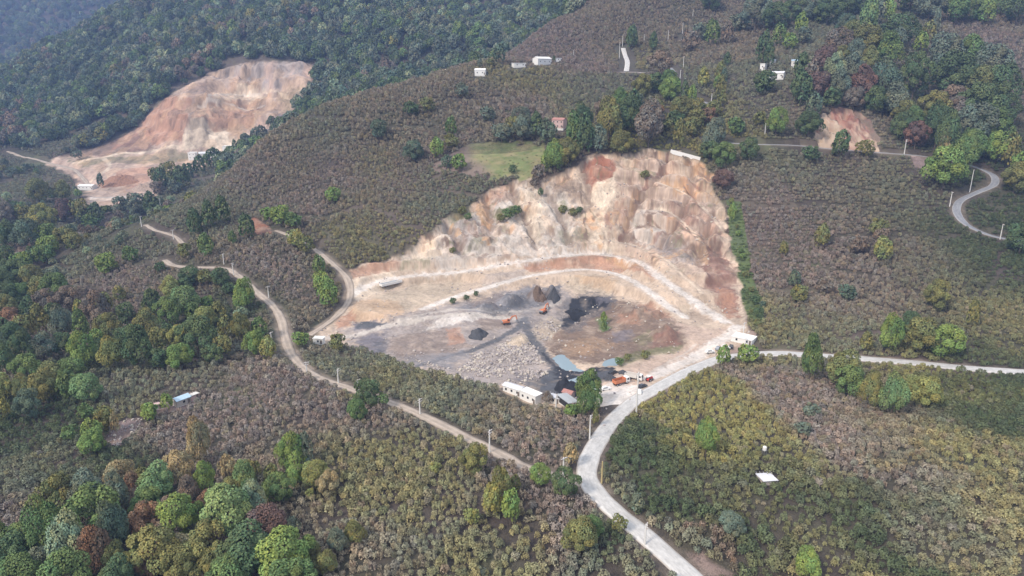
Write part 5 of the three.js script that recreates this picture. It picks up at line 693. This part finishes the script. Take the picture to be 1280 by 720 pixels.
function excavator(px, py, turn, swing, label) {
  const g = thing('excavator', ground(px, py), turn, label, 'excavator', 'orange excavators');
  for (const z of [-1.15, 1.15]) { const t = part(g, 'track', prism([[-2.0, 0.25], [-1.6, 0], [1.6, 0], [2.0, 0.25], [2.0, 0.65], [1.6, 0.95], [-1.6, 0.95], [-2.0, 0.65]], 0.6, z), M.dark); for (let i = 0; i < 4; i++) part(t, 'roller', wheelGeo(0.22, 0.64, -1.2 + i * 0.8, 0.4, z), M.steel); }
  part(g, 'turntable', new THREE.CylinderGeometry(0.8, 0.9, 0.4, 16).translate(0, 1.05, 0), M.dark);
  part(g, 'body', prism([[-2.3, 1.2], [1.5, 1.2], [1.5, 1.9], [0.4, 2.2], [-2.0, 2.2], [-2.4, 1.9]], 2.6, 0), M.orange); part(g, 'counterweight', prism([[-2.7, 1.25], [-2.32, 1.25], [-2.42, 2.1], [-2.7, 2.0]], 2.5, 0), M.steel);
  const cab = part(g, 'cab', prism([[0.1, 2.0], [1.6, 1.95], [1.55, 2.6], [1.2, 3.15], [0.1, 3.2]], 1.0, 0.8), M.orange); part(cab, 'window', prism([[0.25, 2.35], [1.42, 2.35], [1.4, 2.6], [1.1, 3.02], [0.25, 3.05]], 1.08, 0.8), M.glass);
  part(g, 'boom', prism([[1.2, 1.7], [1.6, 1.5], [3.4, 3.6], [5.4, 3.9], [5.4, 4.35], [3.2, 4.2]], 0.45, -0.15), M.orange); part(g, 'stick', prism([[5.0, 4.4], [5.5, 4.5], [6.3, 1.9], [5.95, 1.8]], 0.36, -0.15), M.orange); part(g, 'bucket', prism([[5.6, 1.9], [6.5, 2.0], [6.6, 1.3], [6.0, 0.8], [5.3, 1.0], [5.7, 1.35]], 1.1, -0.15), M.steel); part(g, 'ram', prism([[2.2, 2.0], [2.4, 1.9], [3.6, 3.4], [3.4, 3.5]], 0.18, 0.2), M.steel);
  settle(g, 3.6, 2.4);
}
excavator(633, 405, 0.35, 0, 'orange excavator beside the dark round gravel pile'); excavator(679, 391, 1.0, 0, 'orange excavator at the foot of the dark rock face');
function truck(px, py, turn, cabMat, bedMat, label, scale = 1) {
  const g = thing('tipper_truck', ground(px, py), turn, label, 'truck', 'tipper trucks in the quarry yard'); g.scale.setScalar(scale);
  part(g, 'chassis', slabGeo(7.6, 0.35, 1.0, -0.2, 0.75, 0, 0.03), M.dark); wheels(g, [[2.7, -1], [2.7, 1], [-1.4, -1], [-1.4, 1], [-2.7, -1], [-2.7, 1]], 0.52, 0.42);
  const cab = part(g, 'cab', prism([[1.9, 0.75], [3.9, 0.7], [3.95, 1.7], [3.6, 2.8], [1.9, 2.85]], 2.4, 0), cabMat); part(cab, 'windscreen', prism([[3.86, 1.75], [3.96, 1.75], [3.68, 2.65], [3.58, 2.65]], 2.1, 0), M.glass); for (const z of [-1.2, 1.2]) part(cab, 'side_window', prism([[2.5, 1.8], [3.5, 1.8], [3.3, 2.6], [2.5, 2.6]], 0.12, z), M.glass);
  const bed = part(g, 'tipper_bed', mergeGeometries([slabGeo(5.4, 0.15, 2.4, -1.1, 1.15, 0), slabGeo(5.4, 1.4, 0.12, -1.1, 1.25, 1.2), slabGeo(5.4, 1.4, 0.12, -1.1, 1.25, -1.2), slabGeo(0.12, 1.7, 2.3, 1.6, 1.25, 0), slabGeo(0.12, 1.3, 2.3, -3.75, 1.25, 0)]), bedMat); part(bed, 'load', slabGeo(5.1, 0.3, 2.1, -1.1, 1.32, 0, 0.1), M.rustSteel);
  settle(g, 7, 2.2);
}
truck(776, 480, 0.55, M.white, M.orange, 'tipper truck with orange bed parked in the quarry yard'); truck(792, 474, -0.5, M.white, M.offwhite, 'white tipper truck beside the very tall pale pole');
function car(px, py, turn, paint, label, name = 'parked_car', cat = 'car') {
  const g = thing(name, ground(px, py), turn, label, cat, 'vehicles parked by the quarry');
  part(g, 'body', prism([[-2.15, 0.4], [-1.95, 0.28], [1.95, 0.28], [2.15, 0.45], [2.1, 0.85], [1.1, 1.0], [-2.05, 1.02]], 1.75, 0), paint); const c = part(g, 'cabin', prism([[-1.75, 0.98], [1.0, 0.98], [0.35, 1.48], [-1.35, 1.5]], 1.5, 0), paint); for (const z of [-0.76, 0.76]) part(c, 'side_window', prism([[-1.45, 1.06], [0.7, 1.06], [0.28, 1.4], [-1.2, 1.42]], 0.1, z), M.glass); part(c, 'windscreen', prism([[0.72, 1.08], [0.96, 1.06], [0.42, 1.45], [0.3, 1.45]], 1.35, 0), M.glass);
  wheels(g, [[1.35, -0.8], [1.35, 0.8], [-1.35, -0.8], [-1.35, 0.8]], 0.33, 0.22); for (const z of [-0.6, 0.6]) part(g, 'headlight', slabGeo(0.06, 0.14, 0.3, 2.13, 0.66, z, 0.01), M.paleRoof);
  settle(g, 3.6, 1.6);
}
car(887, 441, 0.25, M.carWhite, 'white car nearest the concrete road at the east yard'); car(898, 436, 0.9, M.carGrey, 'grey car between two white cars at the east yard'); car(907, 434, -0.3, M.carWhite, 'white car in front of the weighing hut'); car(914, 433, 1.2, M.carDark, 'dark car beside the weighing hut'); car(766, 467, 0.6, M.carDark, 'dark car behind the orange tipper truck'); car(744, 489, 1.1, M.carGrey, 'grey car beside the red-roofed kiosk'); car(803, 484, 0.6, M.carDark, 'dark car between the red tractor and the tall pole'); car(757, 487, 0.3, M.carWhite, 'white car next to the big green tree at the entrance'); car(799, 491, 1.4, M.carWhite, 'white car at the foot of the very tall pole');
{
  const g = thing('tractor', ground(812, 476), 0.8, 'red tractor with white roof beside the haul road', 'tractor'); wheels(g, [[-0.9, -0.85], [-0.9, 0.85]], 0.8, 0.45); wheels(g, [[1.3, -0.75], [1.3, 0.75]], 0.5, 0.32); part(g, 'bonnet', prism([[0, 0.8], [1.9, 0.8], [1.9, 1.45], [0, 1.6]], 0.8, 0), M.red); part(g, 'seat_deck', prism([[-1.5, 0.8], [0.1, 0.8], [0.1, 1.2], [-1.5, 1.3]], 1.3, 0), M.red); part(g, 'roof', slabGeo(1.6, 0.12, 1.5, -0.7, 2.5, 0), M.white); for (const [x, z] of [[-1.4, -0.65], [-1.4, 0.65], [0, -0.65], [0, 0.65]]) part(g, 'roof_post', slabGeo(0.08, 1.35, 0.08, x, 1.17, z, 0.01), M.dark); settle(g, 2.6, 1.6);
}
{
  const s = span([476, 362], [501, 350]), g = thing('tipper_trailer', [s.c[0], 0, s.c[1]], s.turn, 'long open white trailer standing on the upper haul road', 'trailer'), L = s.len; part(g, 'bed', slabGeo(L, 0.2, 2.5, 0, 0.9, 0), M.dark); for (const z of [-1.25, 1.25]) part(g, 'side_wall', slabGeo(L, 1.5, 0.5, 0, 1.0, z, 0.04), M.white); part(g, 'tail_wall', slabGeo(0.14, 1.4, 2.2, -L / 2 + 0.1, 1.0, 0), M.white); wheels(g, [[-L * 0.3, -0.9], [-L * 0.3, 0.9], [-L * 0.18, -0.9], [-L * 0.18, 0.9], [L * 0.3, -0.9], [L * 0.3, 0.9]], 0.5, 0.4); settle(g, L * 0.8, 2); g.position.y -= 0.35;
}
// heaps
const heapMats = {};
function heap(px, py, wpx, h, c, label, stretch = 1, turn = 0) {
  const p = at(px, py), w = wpx * slant(p) / F, n = 30, rings = 13, pos = [], idx = [], uv = []; const seed = Math.round(px * 7 + py);
  for (let j = 0; j <= rings; j++) for (let i = 0; i < n; i++) { const a = i / n * Math.PI * 2, r = j / rings * (0.5 + 0.2 * noise(Math.cos(a) * 2.4 + 7, Math.sin(a) * 2.4, seed)), x = Math.cos(a) * r * w, z = Math.sin(a) * r * w * stretch, t = j / rings, X = p[0] + x * Math.cos(turn) + z * Math.sin(turn), Z = p[2] - x * Math.sin(turn) + z * Math.cos(turn), prof = Math.pow(1 - t, 0.85); pos.push(X - p[0], height(X, Z) - p[1] + h * prof * (1 + fbm(X / 2.4, Z / 2.4, seed, 3) * 0.7) - 0.25 * sstep(0.8, 1, t), Z - p[2]); uv.push(X / 4, Z / 4); }
  for (let j = 0; j < rings; j++) for (let i = 0; i < n; i++) { const a = j * n + i, b = j * n + (i + 1) % n; idx.push(a, b, a + n, b, b + n, a + n); }
  const g = new THREE.BufferGeometry(); g.setAttribute('position', new THREE.Float32BufferAttribute(pos, 3)); g.setAttribute('uv', new THREE.Float32BufferAttribute(uv, 2)); g.setIndex(idx); g.computeVertexNormals();
  heapMats[c] ??= std(K[c].map(q => q * 1.25), { map: grainTex, bumpMap: bumpTex, bumpScale: 0.25 }); const m = new THREE.Mesh(g, heapMats[c]); m.name = numbered('spoil_heap'); m.position.set(...p); tag(m, label, 'heap', 'heaps on the quarry floor'); scene.add(show(m));
}
heap(597, 419, 24, 3.4, 'dkgrey', 'dark grey round gravel pile beside the dark track', 1.1); heap(692, 372, 17, 5, 'dkgrey', 'dark grey rock heap under the haul road', 1); heap(675, 370, 16, 4.5, 'brown', 'brown earth heap next to the dark rock heap', 1); heap(707, 484, 34, 4.6, 'black', 'big black slurry heap near the site cabins', 0.9); heap(720, 392, 26, 2.6, 'black', 'black heap beside the dark pit', 0.8); heap(762, 474, 16, 2.2, 'dkgrey', 'dark heap at the edge of the quarry yard', 0.9); heap(778, 466, 12, 1.5, 'dkgrey', 'small dark heap beside the tipper truck', 0.9); heap(650, 427, 30, 2.4, 'cream', 'cream boulder heap between the two dark tracks', 0.8); heap(150, 228, 40, 7, 'redorange', 'red earth mound below the west quarry', 0.8); heap(178, 236, 30, 6, 'pink', 'pink earth mound beside the red mound of the west quarry', 0.8); // rubble
const rockGeo = (seed) => { const g = new THREE.IcosahedronGeometry(0.5, 1), p = g.attributes.position; for (let i = 0; i < p.count; i++) { const x = p.getX(i), y = p.getY(i), z = p.getZ(i), k = 0.78 + 0.42 * noise(x * 2.2 + seed, y * 2.2 + z * 1.7, seed); p.setXYZ(i, x * k * 1.1, y * k * 0.75, z * k); } const h = g; h.computeVertexNormals(); return h; };
const rocks = [rockGeo(1), rockGeo(2), rockGeo(3), rockGeo(4)], rockMats = [std([0.44, 0.39, 0.35]), std([0.36, 0.315, 0.295]), std([0.48, 0.43, 0.36]), std([0.28, 0.25, 0.245])];
{
  const r = rng(55), zone = poly([[556, 470], [598, 442], [625, 432], [650, 414], [660, 420], [676, 446], [690, 464], [650, 482], [600, 480]]), zone2 = poly([[664, 412], [690, 396], [704, 404], [690, 424], [672, 428]]), zone3 = poly([[500, 440], [600, 478], [560, 470]]), zone4 = RUBBLE_CLEARING, items = []; const own = [];
  const fill = (w, n, s0, s1, k) => { let c = 0, guard = 0; while (c < n && guard++ < n * 30) { const x = mix(w.box[0], w.box[1], r()), z = mix(w.box[2], w.box[3], r()); if (!inside(w, x, z) || fbm(x / 9, z / 9, 281, 3) < r() * 0.7 - 0.35) continue; c++; const s = mix(s0, s1, Math.pow(r(), 3)); items.push({ x, z, s, v: Math.floor(r() * 4), m: Math.floor(r() * 4), k }); } };
  fill(zone, 2300, 0.35, 1.9, 'in the pale rubble field between the dark tracks'); fill(zone2, 250, 0.4, 1.7, 'on the tan slope beside the curved dark track'); fill(zone3, 120, 0.4, 1.3, 'at the lower edge of the quarry floor'); fill(zone4, 160, 0.3, 1.5, 'in the clearing below the blue-roofed hut'); fill(QUARRY, 1500, 0.3, 1.6, 'lying loose in the quarry');
  items.sort((a, b) => b.s - a.s); const big = items.slice(0, 220), small = items.slice(220);
  for (const b of big) { const m = new THREE.Mesh(rocks[b.v], rockMats[b.m]); m.name = numbered('boulder'); m.position.set(b.x, height(b.x, b.z) + b.s * 0.18, b.z); m.rotation.set(r() * 0.5, r() * 6.28, r() * 0.5); m.scale.set(b.s, b.s * (0.8 + r() * 0.4), b.s); tag(m, `${['cream', 'pinkish grey', 'pale sandy', 'dull grey'][b.m]} boulder ${b.k}`, 'boulder', 'boulders ' + b.k); scene.add(show(m)); }
  const G = new THREE.Group(); G.name = 'quarry_rubble'; G.userData.kind = 'stuff'; tag(G, 'loose stones scattered over the quarry floor', 'rubble'); scene.add(G);
  rocks.forEach((g, v) => { const it = small.filter(b => b.v === v), m = new THREE.InstancedMesh(g, std(null), it.length), o = new THREE.Object3D(), cc = new THREE.Color(); it.forEach((b, i) => { o.position.set(b.x, height(b.x, b.z) + b.s * 0.18, b.z); o.rotation.set(r(), r() * 6.28, r()); o.scale.setScalar(b.s); o.updateMatrix(); m.setMatrixAt(i, o.matrix); m.setColorAt(i, cc.copy(rockMats[b.m].color)); }); m.name = numbered('stones'); m.castShadow = m.receiveShadow = true; G.add(m); });
}
console.log('things done');
// ------------------------------------------------------------------ planting
plantShrubs();
const dummy = new THREE.Object3D();
function scatter(geo, mat, items, name, parent) {
  const m = new THREE.InstancedMesh(geo, mat, items.length), col = new THREE.Color();
  items.forEach((t, i) => { dummy.position.set(t.p ? t.p[0] : t.x, t.p ? t.p[1] : height(t.x, t.z) - 0.08, t.p ? t.p[2] : t.z); dummy.rotation.set(0, hash(i, 5, 3) * 6.28, 0); dummy.scale.set(t.w, t.h, t.w); dummy.updateMatrix(); m.setMatrixAt(i, dummy.matrix); m.setColorAt(i, col.setRGB(...t.c)); });
  m.name = name; m.castShadow = m.receiveShadow = true; parent.add(m); return m;
}
const shrubMat = new THREE.MeshPhysicalMaterial({ vertexColors: true, roughness: 0.95, side: THREE.DoubleSide });
{
  const near = shrubs.filter(s => s.on).sort((a, b) => a.px / a.w - b.px / b.w).slice(0, 300), set = new Set(near);
  const rest = shrubs.filter(s => !set.has(s));
  const G = new THREE.Group(); G.name = 'hazel_orchard'; G.userData.kind = 'stuff'; tag(G, 'autumn hazel shrubs covering the hillsides round the quarry', 'shrubs'); scene.add(G);
  shrubGeos.forEach((g, v) => scatter(g, shrubMat, rest.filter(s => s.v === v), numbered('hazel_shrubs'), G));
  const mats = {};
  for (const s of near) {
    const key = s.c.map(q => Math.round(q * 45)).join('_'); mats[key] ??= Object.assign(shrubMat.clone(), { color: new THREE.Color().setRGB(...s.c) });
    const o = new THREE.Mesh(shrubGeos[s.v], mats[key]); o.name = numbered('hazel_shrub'); o.position.set(s.x, height(s.x, s.z) - 0.08, s.z); o.rotation.y = R() * 6.28; o.scale.set(s.w, s.h, s.w); o.castShadow = o.receiveShadow = true;
    const bare = s.v === 3 || s.v === 4, green = s.c[1] > s.c[0] * 1.08, yellow = s.c[0] > 0.15 && s.c[2] < s.c[0] * 0.5;
    tag(o, `${bare ? 'half-bare purplish brown' : green ? 'dark green leafy' : yellow ? 'yellow-olive leafy' : 'dull olive leafy'} hazel shrub in the orchard ${s.x > 60 ? 'east of the curving concrete road' : s.x < -40 ? 'next to the mixed wood' : 'south of the dirt road junction'}`, 'shrub', 'hazel shrubs in the lower orchards');
    scene.add(o);
  }
  console.log('shrubs', shrubs.length);
}
{
  const G = new THREE.Group(); G.name = 'distant_woodland'; G.userData.kind = 'stuff'; tag(G, 'dense mixed woodland covering the hills behind the quarries', 'woodland'); scene.add(G);
  const pal = ['n', 'd', 'u', 'g', 'd', 'e', 'u', 'd', 'e', 'p', 'u', 'g', 'e', 'd', 'o', 'n', 'e'];
  const white = new THREE.MeshPhysicalMaterial({ vertexColors: true, roughness: 0.9, side: THREE.DoubleSide });
  const all = farWood.map((t, i) => { const m = fbm(t.p[0] / 130, t.p[2] / 130, 231, 3), c = leafColors[pal[Math.floor(clamp(0.5 + m * 0.6 + (t.k - 0.5) * 0.6, 0, 0.999) * pal.length)]], n = 0.65 + 0.75 * hash(i, 3, 5); return { ...t, c: [c[0] * n, c[1] * n, c[2] * n], v: i % 4 }; });
  for (const t of overflow) all.push({ ...t, c: leafColors[t.c], v: isTall(t) ? 1 : 0 });
  crownsFar.forEach((g, v) => scatter(g, white, all.filter(t => t.v === v), numbered('tree_crowns'), G));
}
renderer.render(scene, camera);
